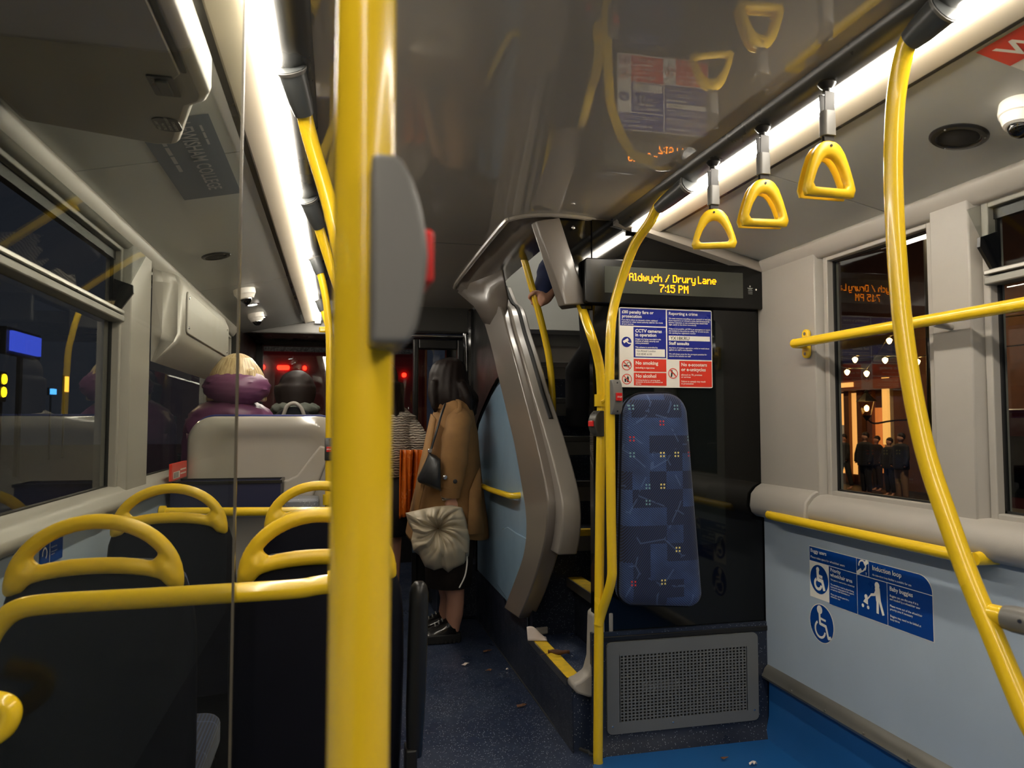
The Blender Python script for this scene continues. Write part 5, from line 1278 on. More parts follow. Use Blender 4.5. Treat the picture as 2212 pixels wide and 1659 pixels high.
# handbag
hb = thing('handbag', 'black leather shoulder bag hanging against the camel coat', 'bag', wp(930, 1060, -.26))
bgp = [wp(928, 978, -.235), wp(942, 984, -.25), wp(952, 992, -.27), wp(953, 1030, -.28), wp(953, 1062, -.27), wp(930, 1052, -.275), wp(904, 1042, -.25), wp(902, 1034, -.24), wp(914, 1010, -.24)]
cc = sum(bgp, Vector())/len(bgp)
MB().loft([[p+Vector((0, .03, 0)) for p in bgp], bgp, [p.lerp(cc, .15)+Vector((0, -.028, 0)) for p in bgp], [p.lerp(cc, .5)+Vector((0, -.04, 0)) for p in bgp]]).build('pouch', 'leather', hb, smooth=60, bevel=.004)
MB().tube([wp(928, 980, -.245), wp(934, 962, -.24), wp(945, 925, -.23), wp(954, 895, -.2), wp(962, 872, -.16)], .006, 8, sm=4).build('shoulder_strap', 'leather', hb)
MB().lathe([(.010, -.003), (.013, 0), (.010, .003)], wp(929, 974, -.25), (0, -1, 0), 14).build('strap_ring', 'chrome', hb)
# beige drawstring bag
bc = wp(947, 1165, -.25)
gb = thing('drawstring_bag', 'crumpled beige nylon bag hanging from the hand in the camel sleeve', 'bag', bc)
bo = [(876, 1108), (905, 1101), (940, 1094), (975, 1091), (998, 1096), (1004, 1112), (1010, 1135), (1015, 1165), (1013, 1200), (1002, 1218), (980, 1228), (968, 1237), (956, 1227), (938, 1232), (918, 1224), (906, 1200), (893, 1190), (888, 1168), (892, 1148), (882, 1130)]
bl = []
for a_, b_ in zip(bo, bo[1:]+bo[:1]):
    for k in range(18): bl.append((a_[0]+(b_[0]-a_[0])*k/18, a_[1]+(b_[1]-a_[1])*k/18))
KX, KY = 946, 1142
def bagpt(i, t, side):
    x, y = bl[i % len(bl)]; a = math.atan2(y-KY, x-KX); dn = (y-KY)/90
    tt = t*(1+.02*math.sin(a*13)) if t < 1 else 1
    p = (KX+(x-KX)*tt, KY+(y-KY)*tt)
    if side < 0: return wp(p[0], p[1], -.22+.05*math.sqrt(max(0, 1-t*t)))
    up = 1 if y < KY else 0
    bulge = (.085 if not up else .06)*math.sqrt(max(0, 1-(abs(t-.55)/.55)**2)) if t < 1 else 0
    r1 = abs(math.sin(a*4.5+.7*math.sin(t*4)+.4)); r2 = abs(math.sin(a*8.5+1.3*math.sin(t*5)+1.1)); r3 = abs(math.sin(a*3+t*7))
    cre = (.030*r1+.016*r2)*min(1, t*2.2)*(1-.75*max(0, t-.6)/.4)+.014*r3*t*(1-t)*2
    pin = .05*math.exp(-(t/.16)**2)
    return wp(p[0], p[1], -.255-bulge-cre+.02+pin)
m = MB(); NB_ = len(bl); NT_ = 22
m.loft([[bagpt(i, max(.02, j/NT_), 1) for i in range(NB_)] for j in range(NT_+1)]+[[bagpt(i, max(.02, j/8), -1) for i in range(NB_)] for j in range(8, -1, -1)])
m.build('pouch', 'bag', gb, smooth=60)
MB().tube([wp(1008, 1192, -.29), wp(1009, 1215, -.29), wp(1004, 1245, -.31), wp(992, 1270, -.31)], .004, 6, sm=4).build('drawstring', 'white', gb)
MB().lathe([(.007, 0), (.007, .014), (.004, .018)], wp(1008, 1194, -.32), (0, 0, -1), 10).build('toggle', 'alu_d', gb)

# ---- person in the cream knit, half hidden by the near pole
YK = 4.72
w2_ = thing('person', 'person in a cream cable knit and dark skirt standing beyond the thick pole', 'person', (.30, YK, 0))
def kp(x, y, dy=0): return at(x, y, Y=YK+dy)
body = MB(); hd = kp(826, 825)
body.ell(hd, .078, .09, .11); body.tube([hd+Vector((0, 0, -.07)), kp(826, 890)], [.05, .06], 12)
body.ell(hd+Vector((.0, .09, -.02)), .012, .016, .02)
body.rings([(kp(826, 900).x, YK, kp(826, 900).z, .17, .09), (kp(826, 980).x, YK, kp(826, 980).z, .15, .11), (kp(826, 1060).x, YK, kp(826, 1060).z, .16, .11)])
for dx in (-.08, .06):
    b = kp(826, 1100); body.tube([b+Vector((dx, 0, 0)), Vector((b.x+dx, YK, .5)), Vector((b.x+dx, YK+.01, .28)), Vector((b.x+dx, YK, .08))], [.085, .062, .054, .036], 12, sm=3)
    body.tube([(b.x+dx, YK, .06), (b.x+dx, YK+.1, .04), (b.x+dx, YK+.18, .03)], [.036, .036, .022], 10)
body.tube([kp(862, 905), kp(900, 960, -.05), kp(872, 985, .14), kp(850, 960, .2)], [.036, .032, .028, .024], 12, sm=3)
fist(body, kp(846, 955, .21), (1, 0, 0), (0, -1, .2), .01)
body.build('body', 'skin', w2_, smooth=60, remesh=.010)
MB().rings([(kp(832, 882).x, YK, kp(832, 882).z, .09, .08), (kp(832, 900).x, YK, kp(832, 900).z, .19, .12), (kp(830, 960).x, YK, kp(830, 960).z, .175, .14), (kp(830, 1028).x, YK, kp(830, 1028).z, .18, .145)], caps=False).build('jumper', 'knit', w2_, thick=.014)
MB().tube([kp(858, 895), kp(886, 925, -.02), kp(905, 955, -.04), kp(900, 972, .0), kp(876, 968, .10), kp(856, 955, .17)], [.066, .068, .066, .062, .055, .048], 16, sm=4).build('jumper_sleeve', 'knit', w2_)
MB().rings([(kp(828, 1020).x, YK, kp(828, 1020).z, .165, .135), (kp(828, 1090).x, YK, kp(828, 1090).z, .18, .15), (kp(828, 1155).x, YK, kp(828, 1155).z, .17, .14)], caps=False).build('skirt', 'dark_cl', w2_, thick=.01)
hr = MB(); hr.ell(kp(826, 816), .098, .108, .11)
for k in range(16):
    a = math.radians(180+k*12); b = kp(828, 850)+Vector((.085*math.cos(a)*1.2, .09*math.sin(a), 0)); hr.tube([b+Vector((0, 0, .07)), b, b+Vector((.02*math.sin(k*2), -.02, -.16)), b+Vector((.015*math.cos(k), -.03, -.30))], [.026, .03, .026, .008], 8, sm=3)
hr.build('hair', 'hair_d', w2_, smooth=70, remesh=.009, smooth_it=2)
for dx in (-.08, .06):
    b = kp(826, 1100); MB().rings([(b.x+dx, YK+.07, .003, .05, .135), (b.x+dx, YK+.07, .045, .048, .13), (b.x+dx, YK+.04, .085, .042, .09), (b.x+dx, YK+.005, .11, .04, .045)], n=20).build('shoe', 'shoe', w2_, smooth=50)
# amber satin garment over the arm
am = MB()
def drape(u, v):
    x = at(866+u*(54-8*v), 958, Y=4.52).x; z = at(880, 972+v*150, Y=4.52).z
    return Vector((x, 4.54+.03*math.sin(u*13+v*2)+.02*math.sin(u*27), z+.02*math.sin(u*6)*v))
tag(am.grid(drape, 34, 18).build('satin_garment', 'amber_cl', smooth=70, thick=.01), 'amber orange satin garment hanging over the knit sleeve', 'garment')

# ---- woman in the plum puffer, seated, seen from behind
YP = 3.80
w3 = thing('person', 'person with blond bob in a plum puffer coat seated beside the window', 'person', (-.45, YP, .7))
def pp_(x, y, dy=0): return at(x, y, Y=YP+dy)
body = MB(); hd = pp_(513, 815); body.ell(hd, .08, .09, .115); body.ell(hd+Vector((0, .095, -.02)), .014, .018, .022); body.tube([hd+Vector((0, 0, -.06)), pp_(508, 880)], [.055, .07], 12)
body.rings([(pp_(505, 890).x, YP, pp_(505, 890).z, .17, .09), (pp_(500, 960).x, YP, pp_(500, 960).z, .18, .12), (pp_(500, 1040).x, YP, .78, .18, .13)])
body.tube([pp_(470, 1050), Vector((-.50, YP+.2, .78)), Vector((-.50, YP+.42, .76)), Vector((-.50, YP+.44, .5)), Vector((-.50, YP+.44, .08))], [.09, .075, .06, .05, .036], 12)
body.tube([pp_(530, 1050), Vector((-.34, YP+.2, .78)), Vector((-.34, YP+.42, .76)), Vector((-.34, YP+.44, .5)), Vector((-.34, YP+.44, .08))], [.09, .075, .06, .05, .036], 12)
body.build('body', 'skin', w3, smooth=60, remesh=.010)
xl3, xr3 = pp_(398, 920).x, pp_(600, 900).x
cx3 = (xl3+xr3)/2; hw3 = (xr3-xl3)/2
rg = []
prof = [(862, .32, .07), (868, .5, .10), (876, .68, .12), (886, .83, .135), (894, .90, .14), (899, .91, .138), (906, .96, .142), (920, 1.0, .15), (934, 1.0, .147), (938, 1.0, .15), (955, 1.03, .155), (972, 1.02, .15), (990, 1.04, .155), (1040, 1.02, .15)]
for y, k, ry in prof:
    z = pp_(500, y).z; rr = []
    for j in range(48):
        a = 2*math.pi*j/48; f_ = 1+.02*math.sin(a*9+y*.3)+.012*math.sin(a*17+y)
        rr.append(Vector((cx3-.005+hw3*k*math.cos(a)*f_, YP+.02+ry*math.sin(a)*f_, z+.006*math.sin(a*7+y))))
    rg.append(rr)
MB().loft(rg).build('puffer_coat', 'purple', w3, smooth=70)
hood = MB(); hc_ = pp_(512, 838)
def hf(d): 
    a = math.atan2(d.z, d.x); return 1+.018*math.sin(a*13+d.y*6)+.012*math.sin(a*29)+.02*math.sin(d.z*22+d.x*6)
hood.ell(hc_+Vector((.005, -.045, 0)), .155, .105, .088, 52, 26, fn=hf)
hood.build('hood', 'purple', w3, smooth=60)
hr = MB()
hr.ell(pp_(513, 818), .108, .112, .125)
for k in range(34):
    a = math.radians(-12-k*156/33); x = math.cos(a); y = math.sin(a)
    top = pp_(513, 786)+Vector((.045*x, .055*y, .012)); mid = pp_(513, 815)+Vector((.105*x, .10*y, .0)); end = pp_(513, 850)+Vector((.132*x, .098*y, -.02-.02*abs(x)))
    hr.tube([top, mid, end], [.03, .026, .012], 8, sm=4)
for k in range(9):
    b = pp_(538+k*1.5, 800, -.09+.012*k); e = pp_(549+k*1.8, 858, -.10+.014*k); hr.tube([b, b.lerp(e, .5)+Vector((.012, 0, 0)), e], [.022, .02, .006], 8, sm=3)
hr.build('hair', 'blond', w3, smooth=70, remesh=.006, smooth_it=2)

# ---- dark haired passenger further forward
YD = 5.0
w4 = thing('person', 'person with dark hair and grey scarf seated near the windscreen', 'person', (-.35, YD, .6))
def dp(x, y, dy=0): return at(x, y, Y=YD+dy)
body = MB(); hd = dp(645, 845); body.ell(hd, .085, .095, .115); body.ell(hd+Vector((.08, .05, -.02)), .02, .014, .02); body.tube([hd+Vector((0, 0, -.06)), dp(640, 900)], [.05, .07], 12)
body.rings([(dp(635, 900).x, YD, dp(635, 900).z, .19, .10), (dp(632, 990).x, YD, dp(632, 990).z, .19, .13), (dp(632, 1040).x, YD, .72, .19, .14)])
for dx in (-.09, .09):
    b = dp(632, 1040); body.tube([Vector((b.x+dx, YD, .72)), Vector((b.x+dx, YD+.38, .7)), Vector((b.x+dx, YD+.42, .4)), Vector((b.x+dx, YD+.42, .08))], [.09, .065, .05, .036], 10)
body.build('body', 'skin', w4, smooth=60, remesh=.012)
MB().rings([(dp(636, 884).x, YD, dp(636, 884).z, .10, .10), (dp(634, 900).x, YD, dp(634, 900).z, .21, .13), (dp(632, 1040).x, YD, .72, .22, .16)]).build('jacket', 'dark_cl', w4, smooth=70)
MB().ell(dp(638, 884, -.03), .15, .13, .055, 40, 16, fn=lambda d: 1+.07*math.sin(9*math.atan2(d.y, d.x)+d.z*5)).build('scarf', P('grey_scarf', (92, 96, 88), .9, bump=.5, bs=90), w4, smooth=70)
hr = MB(); hr.ell(dp(641, 834), .115, .12, .105, fn=lambda d: 1+.04*math.sin(d.x*20+d.z*15))
for k in range(14):
    a = math.radians(-10-k*13); b = dp(638, 850)+Vector((.105*math.cos(a), .10*math.sin(a), 0)); hr.tube([b+Vector((0, 0, .05)), b, b+Vector((0, -.01, -.09))], [.03, .03, .01], 8, sm=3)
hr.build('hair', 'hair_d', w4, smooth=70, remesh=.01)
# front seat they sit in, with a pale curved rim
fs = thing('bus_chair', 'dark seat with a pale curved rim near the windscreen', 'seat', (-.35, 4.85, 0))
c = at(632, 900, Y=4.78)
MB().tube([c+Vector((-.09, 0, -.10)), at(613, 895, Y=4.78), at(620, 878, Y=4.78), at(634, 871, Y=4.78), at(648, 878, Y=4.78), at(656, 895, Y=4.78), c+Vector((.11, 0, -.12))], .012, 8, sm=4).build('rim', 'wall', fs)
MB().loft([[Vector((c.x+hw*math.cos(a), 4.82+.035*math.sin(a), z)) for a in [2*math.pi*k/20 for k in range(20)]] for z, hw in ((.5, .2), (.9, .2), (c.z-.05, .16), (c.z+.03, .09), (c.z+.06, .04))]).build('back_shell', 'navy', fs, smooth=60)
MB().prism(rrect(c.x-.2, c.x+.2, 4.87, 5.3, .05), 'z', .56, .64).build('seat_cushion', 'moquette', fs, smooth=40, bevel=.02)
MB().box(c.x-.17, c.x+.17, 4.9, 5.25, 0, .56).build('pedestal', 'black', fs, smooth=None)

# ---- person on the stairs: arm reaching to the bent pole
YS = 3.55
hp_ = at(1158, 648, Y=3.35)
w5 = thing('person', 'person in a navy knit on the stairs, hand on the bent pole', 'person', (1.32, YS, 1.15))
body = MB()
dv = (at(1175, 720, Y=3.35)-at(1142, 595, Y=3.35)).normalized()
fist(body, hp_, dv, (.75, -.6, .1), .0165, flip=-1)
body.tube([hp_+Vector((.02, -.025, .0)), hp_+Vector((.05, -.01, .01)), at(1195, 600, Y=3.42)+Vector((.02, 0, 0)), Vector((1.24, YS, 2.2))], [.024, .026, .034, .05], 12, sm=3)
body.rings([(1.36, YS, 2.30, .17, .10), (1.36, YS, 2.1, .16, .12), (1.36, YS, 1.95, .16, .12)])
body.ell((1.36, YS, 2.60), .08, .09, .115); body.tube([(1.36, YS, 2.52), (1.36, YS, 2.34)], [.05, .07], 10); body.ell((1.36, YS-.095, 2.58), .012, .016, .02)
for dx in (-.08, .08): body.tube([(1.36+dx, YS, 2.0), (1.36+dx, YS, 1.60), (1.36+dx, YS+.3, 1.50), (1.36+dx, YS+.32, 1.24)], [.085, .06, .055, .04], 10)
body.build('body', 'skin', w5, smooth=60, remesh=.006)
sv = MB(); sv.tube([at(1166, 648, Y=3.36), at(1172, 628, Y=3.37), at(1182, 600, Y=3.40), at(1192, 575, Y=3.43), Vector((1.22, YS, 2.18)), Vector((1.30, YS, 2.26))], [.038, .045, .052, .056, .07, .08], 16, sm=4)
sv.build('sleeve', 'navy_cl', w5, smooth=60)
MB().rings([(1.36, YS, 2.33, .12, .1), (1.36, YS, 2.25, .19, .13), (1.36, YS, 1.95, .19, .15), (1.36, YS, 1.86, .18, .14)]).build('jumper', 'navy_cl', w5, smooth=60)
MB().ell((1.36, YS+.02, 2.63), .095, .10, .10).build('hair', 'hair_d', w5, smooth=60)
tr_ = MB()
for dx in (-.085, .085): tr_.tube([(1.36+dx, YS, 1.95), (1.36+dx, YS, 1.60), (1.36+dx, YS+.28, 1.50), (1.36+dx, YS+.31, 1.2)], [.10, .08, .075, .06], 12)
tr_.build('trousers', 'dark_cl', w5, smooth=60, remesh=.012)

# ================================================================== LITTER
def scrap(name, px, size, mat, label, Z=.0, seed=0, curl=.01, cat_='litter'):
    rd = random.Random(seed); c = at(*px, Z=Z+.004); n = 9; v = [c+Vector((0, 0, curl))]; 
    for k in range(n):
        a = 2*math.pi*k/n; r = size*(.55+.6*rd.random())*(1.5 if k in (0, 4, 5) else .8)
        v.append(c+Vector((r*math.cos(a), r*.8*math.sin(a), curl*rd.random())))
    f = [(0, 1+k, 1+(k+1) % n) for k in range(n)]
    return tag(MB().add(v, f).build(name, mat, smooth=None, thick=.0015), label, cat_)
scrap('paper_scrap', (1007, 1436), .017, 'scrap', 'pink white paper scrap on the dark aisle floor', seed=1)
scrap('dry_leaf', (1052, 1408), .016, 'leaf', 'brown leaf fragment on the aisle floor beyond the paper scrap', seed=2)
scrap('dry_leaf', (1058, 1449), .015, 'leaf', 'faint brown leaf fragment level with the paper scrap', seed=3)
scrap('paper_scrap', (1096, 1447), .006, 'scrap', 'tiny pale paper speck near the stair plinth', seed=4)
scrap('dry_leaf', (1128, 1526), .015, 'leaf', 'brown leaf fragment on the floor nearest the stair plinth', seed=5)
scrap('dry_leaf', (1564, 1641), .012, 'leaf', 'reddish leaf fragment on the bright blue floor', seed=6, Z=.004)
scrap('paper_scrap', (1626, 1652), .016, 'scrap', 'torn white paper scrap on the bright blue floor', seed=7, Z=.004, curl=.014)
lf = thing('dry_leaf', 'curled brown leaf lying on the first stair by the yellow nosing', 'leaf', at(1205, 1416, Z=.25))
c = at(1207, 1416, Z=.255)
MB().grid(lambda u, v: c+Vector(((v-.5)*.05*math.sin(math.pi*min(1, u*1.05)), (u-.5)*.0, 0))+Vector(((u-.5)*.085, -(u-.5)*.03, .006+.014*(2*v-1)**2+.004*math.sin(u*9))), 8, 4).build('blade', 'leaf', lf, smooth=60, thick=.001)
MB().tube([c+Vector((-.045, .014, .006)), c+Vector((-.065, .02, .004)), c+Vector((-.075, .016, .004))], .0015, 6).build('stem', 'leaf', lf)
tp = tag(MB().grid(lambda u, v: at(1140+u*42, 1384, Z=.255)+Vector((0, .02*v, 0))+Vector((0, 0, v*.055*(1-.6*u)+.012*math.sin(u*5)*v)), 8, 6).build('tissue', 'scrap', smooth=50, thick=.002), 'crumpled white tissue at the far end of the yellow stair nosing', 'tissue')

# ================================================================== OUTSIDE
rd_ = tag(MB().box(-30, 40, -20, 60, -.42, -.36).build('road', 'asphalt', smooth=None), 'dark wet road surface outside the bus', 'road'); struct(rd_)
# bus ahead
ab = thing('bus', 'rear of a red double decker bus seen through the windscreen', 'bus', (0, 10.5, -.36))
YA2 = 10.5
MB().box(-1.3, 1.25, YA2, YA2+8, -.1, 3.9).build('body', 'busred', ab, smooth=None, bevel=.08, seg=3)
MB().prism(rrect(-1.1, 1.05, 2.19, 2.62, .06), 'y', YA2-.02, YA2).build('rear_window', 'rainy', ab, smooth=None)
MB().prism(rrect(-1.1, 1.05, 2.8, 3.6, .08), 'y', YA2-.02, YA2).build('rear_window', 'black_gl', ab, smooth=None)
MB().box(-1.2, 1.15, YA2-.03, YA2, -.05, .35).build('bumper', 'black', ab, smooth=None)
for p, w in (((568, 793), .05), ((612, 794), .16), ((658, 795), .05), ((873, 810), .06)):
    c = at(*p, Y=YA2-.03); MB().prism(rrect(c.x-w/2, c.x+w/2, c.z-.03, c.z+.03, .025), 'y', YA2-.04, YA2).build('tail_lamp', 'tail', ab, smooth=None)
for sx in (-.9, .85): MB().lathe([(.45, 0), (.45, .25), (.2, .26)], (sx, YA2+1.5, .1), (1, 0, 0), 24).build('wheel', 'rubber', ab)
# street frontage on the right
XF = 13.0
fc = thing('building', 'dark street frontage with a warm lit doorway seen through the right window', 'building', (XF, 14, -.36))
MB().box(XF, XF+3, 5, 30, -.36, 9).build('wall', 'brick', fc, smooth=None)
def fx(px, py): return at(px, py, X=XF)
def fbox(name, mat, p0, p1, x0, x1):
    a, b = fx(*p0), fx(*p1); ya, yb = sorted((a.y, b.y)); za, zb = sorted((a.z, b.z)); return MB().box(XF-x1, XF-x0, ya, yb, za, zb).build(name, mat, fc, smooth=None)
fbox('lit_window', EM('lit_interior', (255, 180, 96), .7), (1806, 1020), (1864, 848), -.02, .03)
fbox('lit_window', EM('lit_interior_dim', (255, 150, 70), .3), (1890, 1020), (1925, 880), -.02, .03)
for px in (1806, 1838, 1866, 1888, 1926): fbox('window_post', 'stone' if px in (1926, 1806) else 'wood', (px-3, 1040), (px+3, 840), .0, .12)
fbox('fascia', 'wood', (1795, 848), (1960, 815), 0, .25)
fbox('awning', P('dark_blue_awning', (26, 30, 60), .7), (1785, 790), (1975, 740), 0, .6)
fbox('sign_board', EM('lit_sign', (255, 180, 100), .8), (1830, 838), (1862, 826), .2, .3)
fbox('light_chain', EM('fairy_light_chain', (255, 190, 100), .6), (1923, 960), (1930, 815), .12, .2)
fbox('clock', 'white', (1812, 938), (1830, 918), .04, .1)
fbox('pale_panel', 'stone', (1780, 1020), (1800, 905), 0, .05)
cbp = [at(*p, X=11.0)+Vector((0, 0, .085)) for p in ((1760, 770), (1785, 787), (1800, 780), (1847, 776), (1912, 777), (1981, 781), (2040, 772))]
cbq = [at(*p, X=11.0)+Vector((0, 0, .085)) for p in ((1770, 790), (1793, 795), (1830, 803), (1872, 806), (1921, 735), (1985, 715))]
for k_, cc_ in enumerate((cbp, cbq)):
    t = thing('string_light_cable', ('upper', 'lower')[k_]+' cable of the bulbs strung outside the right window', 'cable', cc_[0])
    MB().tube([Vector((XF, cc_[0].y+1.5, cc_[0].z+.2))]+cc_+[Vector((XF, cc_[-1].y-1.2, cc_[-1].z+.2))], .012, 6).build('cable', 'black', t)
BG = 'bulbs strung over the pavement'
for i, p in enumerate(((1785, 787), (1800, 780), (1793, 795), (1847, 776), (1830, 803), (1912, 777), (1981, 781), (1872, 806), (1921, 735))):
    c = at(*p, X=11.0); b = thing('bulb', 'warm glowing bulb strung outside the right window', 'bulb', c, BG)
    MB().lathe([(.01, -.05), (.05, -.02), (.055, .0), (.035, .05), (.012, .075)], c, (0, 0, -1), 12).build('glass_bulb', 'warm', b); MB().lathe([(.018, .0), (.018, .05)], c+Vector((0, 0, .03)), (0, 0, 1), 8).build('socket', 'black', b)
ln = thing('wall_lantern', 'old style street lantern glowing above the pedestrians', 'lantern', at(1872, 905, X=11.6))
c = at(1872, 880, X=11.6)
MB().lathe([(.02, -.20), (.10, -.16), (.17, .12), (.18, .14), (.0, .14)], c, (0, 0, 1), 6).build('glass', GL('lantern_glass', (240, 220, 190), 1.3), ln, smooth=None)
MB().lathe([(.22, .13), (.20, .16), (.08, .28), (.04, .32), (.05, .36), (.0, .40)], c, (0, 0, 1), 8).build('cap', 'black', ln, smooth=None)
MB().ell(c+Vector((0, 0, -.02)), .05, .05, .07, 12, 8).build('lamp', 'warm', ln)
MB().lathe([(.10, -.18), (.06, -.24), (.02, -.30)], c, (0, 0, 1), 8).build('base', 'black', ln)
MB().tube([c+Vector((0, 0, -.26)), c+Vector((.2, 0, -.36)), c+Vector((.6, -.1, -.30)), c+Vector((1.4, -.2, -.26))], .02, 8, sm=4).build('arm', 'black', ln)
def pedestrian(px, pyh, X, top, leg, label, hw=.2, lean=0, cat_='person'):
    h = at(px, pyh, X=X); g = -.36; Ht = h.z-g; t = thing('person', label, cat_, (h.x, h.y, g), 'pedestrians on the pavement')
    k = Ht/1.7; b = MB()
    b.ell((h.x, h.y, g+1.58*k), .08*k, .09*k, .115*k); b.ell((h.x-.02, h.y-.09*k, g+1.56*k), .014, .016, .02); b.tube([(h.x, h.y, g+1.5*k), (h.x, h.y, g+1.4*k)], .05*k, 10)
    b.rings([(h.x, h.y, g+1.42*k, .11*k, hw*k*.8), (h.x, h.y, g+1.1*k, .11*k, hw*k*.75), (h.x, h.y, g+.85*k, .12*k, hw*k*.8)])
    for s in (-1, 1):
        b.tube([(h.x, h.y+s*.09*k, g+.9*k), (h.x, h.y+s*(.1+lean)*k, g+.48*k), (h.x+.02, h.y+s*(.11+1.6*lean)*k, g+.06*k)], [.085*k, .06*k, .04*k], 10)
        b.tube([(h.x, h.y+s*(.11+1.6*lean)*k, g+.045*k), (h.x-.16*k, h.y+s*(.12+1.6*lean)*k, g+.035*k)], [.04*k, .03*k], 8)
        b.tube([(h.x, h.y+s*hw*.9*k, g+1.38*k), (h.x-.04*k, h.y+s*(hw+.06)*k, g+1.1*k), (h.x-.10*k, h.y+s*(hw+.02)*k, g+.86*k)], [.05*k, .042*k, .03*k], 8)
    b.build('body', 'skin', t, smooth=60, remesh=.02)
    m = MB(); m.rings([(h.x, h.y, g+1.45*k, .09*k, .10*k), (h.x, h.y, g+1.40*k, .14*k, hw*k*1.02), (h.x, h.y, g+1.1*k, .15*k, hw*k*1.05), (h.x, h.y, g+.80*k, .16*k, hw*k*1.1)])
    for s in (-1, 1): m.tube([(h.x, h.y+s*hw*.9*k, g+1.38*k), (h.x-.04*k, h.y+s*(hw+.06)*k, g+1.1*k), (h.x-.09*k, h.y+s*(hw+.03)*k, g+.9*k)], [.07*k, .06*k, .05*k], 10)
    m.build('jacket', top, t, smooth=60, remesh=.02)
    m = MB()
    for s in (-1, 1): m.tube([(h.x, h.y+s*.09*k, g+.9*k), (h.x, h.y+s*(.1+lean)*k, g+.48*k), (h.x+.02, h.y+s*(.11+1.6*lean)*k, g+.12*k)], [.11*k, .085*k, .065*k], 10)
    m.build('trousers', leg, t, smooth=60, remesh=.02)
    MB().ell((h.x+.02, h.y, g+1.62*k), .095*k, .10*k, .10*k, 14, 8).build('hair', 'hair_d', t, smooth=60)
pale = P('pale_jacket', (150, 120, 96), .8); M['pale_j'] = pale
pedestrian(1798, 940, 11.5, 'pale_j', 'pale_j', 'pedestrian in pale tan clothes outside the narrow window')
pedestrian(1822, 938, 11.9, 'dark_cl', 'dark_cl', 'pedestrian in dark clothes next to the one in tan', lean=.12)
pedestrian(1868, 934, 11.2, 'dark_cl', 'dark_cl', 'broad pedestrian in black with back turned below the lantern', hw=.24)
pedestrian(1893, 942, 12.2, 'skirt', 'skirt', 'pedestrian in brown standing right of the lantern')
pedestrian(1920, 946, 11.6, 'dark_cl', 'dark_cl', 'pedestrian in black near the chain of lights')
pedestrian(1945, 936, 11.0, 'dark_cl', 'pale_j', 'pedestrian with dark jacket and pale trousers by the curved pole')
# red kiosk standing in for an unidentified dark red shape in the second window
kx = thing('cuboid', 'dark red kiosk standing in for a red shape in the long right window', 'cuboid', at(2170, 1000, X=6.0))
c = at(2185, 950, X=6.0)
MB().box(6.0, 7.0, c.y-.45, c.y+.40, -.36, 1.35).build('body', 'busred', kx, smooth=None, bevel=.04); MB().box(5.98, 6.0, c.y-.3, c.y+.25, .55, 1.1).build('pane', 'black_gl', kx, smooth=None); MB().box(5.975, 5.985, c.y-.16, c.y+.0, .3, .45).build('notice', 'stone', kx, smooth=None)
# lights on the left side of the street
bs = thing('billboard', 'bright blue illuminated screen across the road on the left', 'screen', at(55, 745, X=-9))
a, b = at(28, 757, X=-9), at(90, 731, X=-9)
MB().box(-9.1, -9.0, min(a.y, b.y), max(a.y, b.y), min(a.z, b.z), max(a.z, b.z)).build('screen', EM('blue_screen', (60, 80, 220), 1.2), bs, smooth=None)
MB().box(-9.3, -9.1, a.y-.2, b.y+.2, a.z-.1, b.z+.1).build('frame', 'black', bs, smooth=None); MB().box(-9.25, -9.15, (a.y+b.y)/2-.1, (a.y+b.y)/2+.1, -.36, a.z).build('post', 'black', bs, smooth=None)
tl = thing('traffic_signal', 'amber signal with two round lamps outside the left window', 'signal', at(8, 860, X=-5))
c = at(8, 833, X=-5)
MB().box(-5.12, -5.0, c.y-.12, c.y+.12, c.z-.25, c.z+.22).build('housing', 'black', tl, smooth=None, bevel=.02); MB().tube([(-5.06, c.y, c.z-.25), (-5.06, c.y, -.36)], .05, 10).build('post', 'black', tl)
for k in (-1, 1): MB().lathe([(.08, 0), (.075, .02), (.0, .03)], (-5.0, c.y, c.z+.10*k), (1, 0, 0), 16).build('lamp', EM('amber_lamp', (255, 200, 20), 6), tl)
for i, (p, col, lb) in enumerate((((147, 830), (255, 170, 60), 'tall orange neon sign across the road on the left'), ((118, 846), (70, 150, 235), 'small blue lit panel across the road on the left'))):
    c = at(*p, X=-12); w_, h_ = ((.06, .35), (.12, .12))[i]
    t = thing('lit_sign', lb, 'sign', c); MB().box(-12.1, -12, c.y-w_*2, c.y+w_*2, c.z-h_, c.z+h_).build('face', EM('lit_face', col, 3), t, smooth=None); MB().box(-12.2, -12.1, c.y-w_*2-.05, c.y+w_*2+.05, c.z-h_-.05, c.z+h_+.05).build('case', 'black', t, smooth=None)
    MB().box(-12.18, -12.12, c.y-.04, c.y+.04, -.36, c.z-h_).build('post', 'black', t, smooth=None)

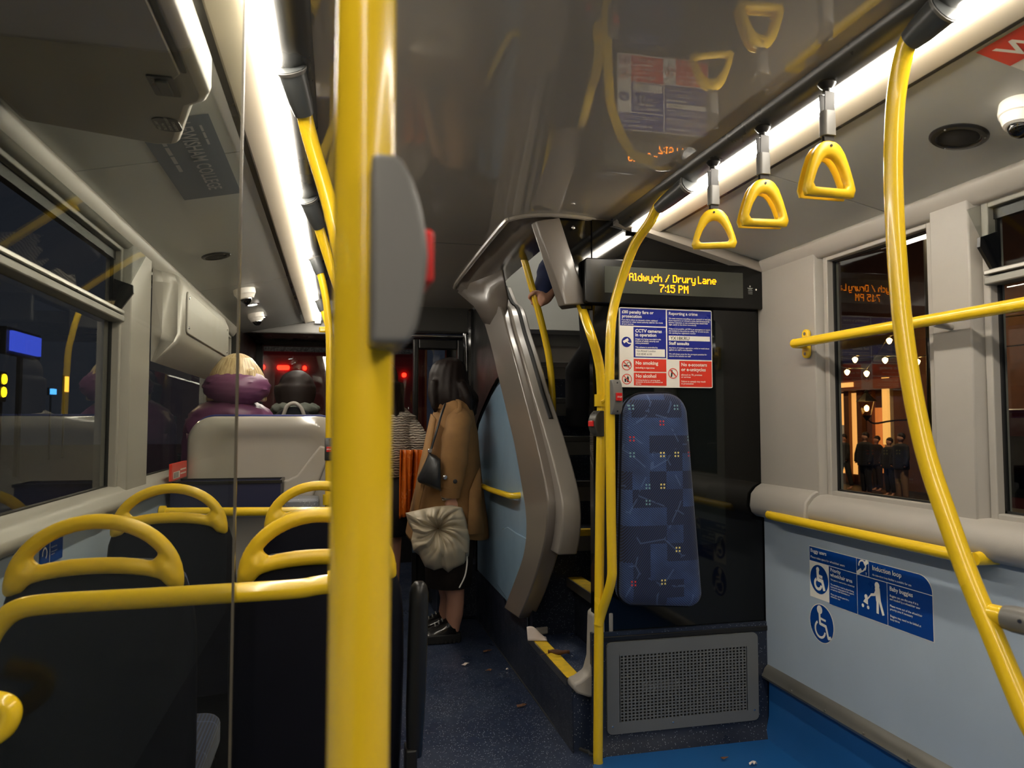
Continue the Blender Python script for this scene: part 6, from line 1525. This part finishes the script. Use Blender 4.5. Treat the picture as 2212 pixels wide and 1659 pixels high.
def added_street_lamp(x, y, h, power, label, col=(1, .72, .42)):  # lamps put in to brighten the otherwise black street
    t = thing('added_street_lamp', label, 'lamp', (x, y, -.36))
    MB().tube([(x, y, -.36), (x, y, h-.3), (x-.1, y, h-.05), (x-.5, y, h)], [.09, .06, .05, .045], 12, sm=3).build('post', 'black', t)
    MB().box(x-.95, x-.45, y-.14, y+.14, h-.05, h+.06).build('head', 'bell_dark', t, smooth=None, bevel=.02)
    MB().box(x-.92, x-.5, y-.11, y+.11, h-.065, h-.05).build('lens', EM('street_lens', (255, 200, 130), 20), t, smooth=None)
    ld = bpy.data.lights.new('lamp_light', 'SPOT'); ld.energy = power; ld.color = col; ld.spot_size = math.radians(150); ld.shadow_soft_size = .15
    lo = bpy.data.objects.new('lamp_light', ld); COL.objects.link(lo); lo.parent = t; lo.location = (-.7, 0, h+.36-.12)
added_street_lamp(10.2, 11.0, 5.2, 330, 'tall street lamp added to light the frontage outside the right side of the bus')
added_street_lamp(10.2, 21.0, 5.2, 330, 'farther tall street lamp added to light the right pavement')
added_street_lamp(-4.5, 9.0, 5.5, 250, 'tall street lamp added on the left pavement to light the bus ahead')

for k, sx in ((0, -.45), (1, 1.4)):  # headlamps out of view, added to light the rear of the bus ahead
    t = thing('headlamp', 'unseen headlamp added to light the bus ahead, on the '+('entrance side' if k == 0 else 'cab side'), 'lamp', (sx, YF+.2, .25))
    MB().lathe([(.09, 0), (.09, .06), (.06, .09)], (sx, YF+.1, .25), (0, 1, 0), 20).build('bezel', 'chrome', t)
    MB().lathe([(.075, .085), (.05, .10), (0, .105)], (sx, YF+.1, .25), (0, 1, 0), 16).build('lens', EM('headlamp_lens', (255, 244, 225), 20), t)
    ld = bpy.data.lights.new('beam_light', 'SPOT'); ld.energy = 5; ld.color = (1, .93, .82); ld.spot_size = math.radians(90); ld.spot_blend = .6; ld.shadow_soft_size = .06
    lo = bpy.data.objects.new('beam_light', ld); COL.objects.link(lo); lo.parent = t; lo.location = (0, .05, 0); lo.rotation_euler = (math.radians(98), 0, 0)
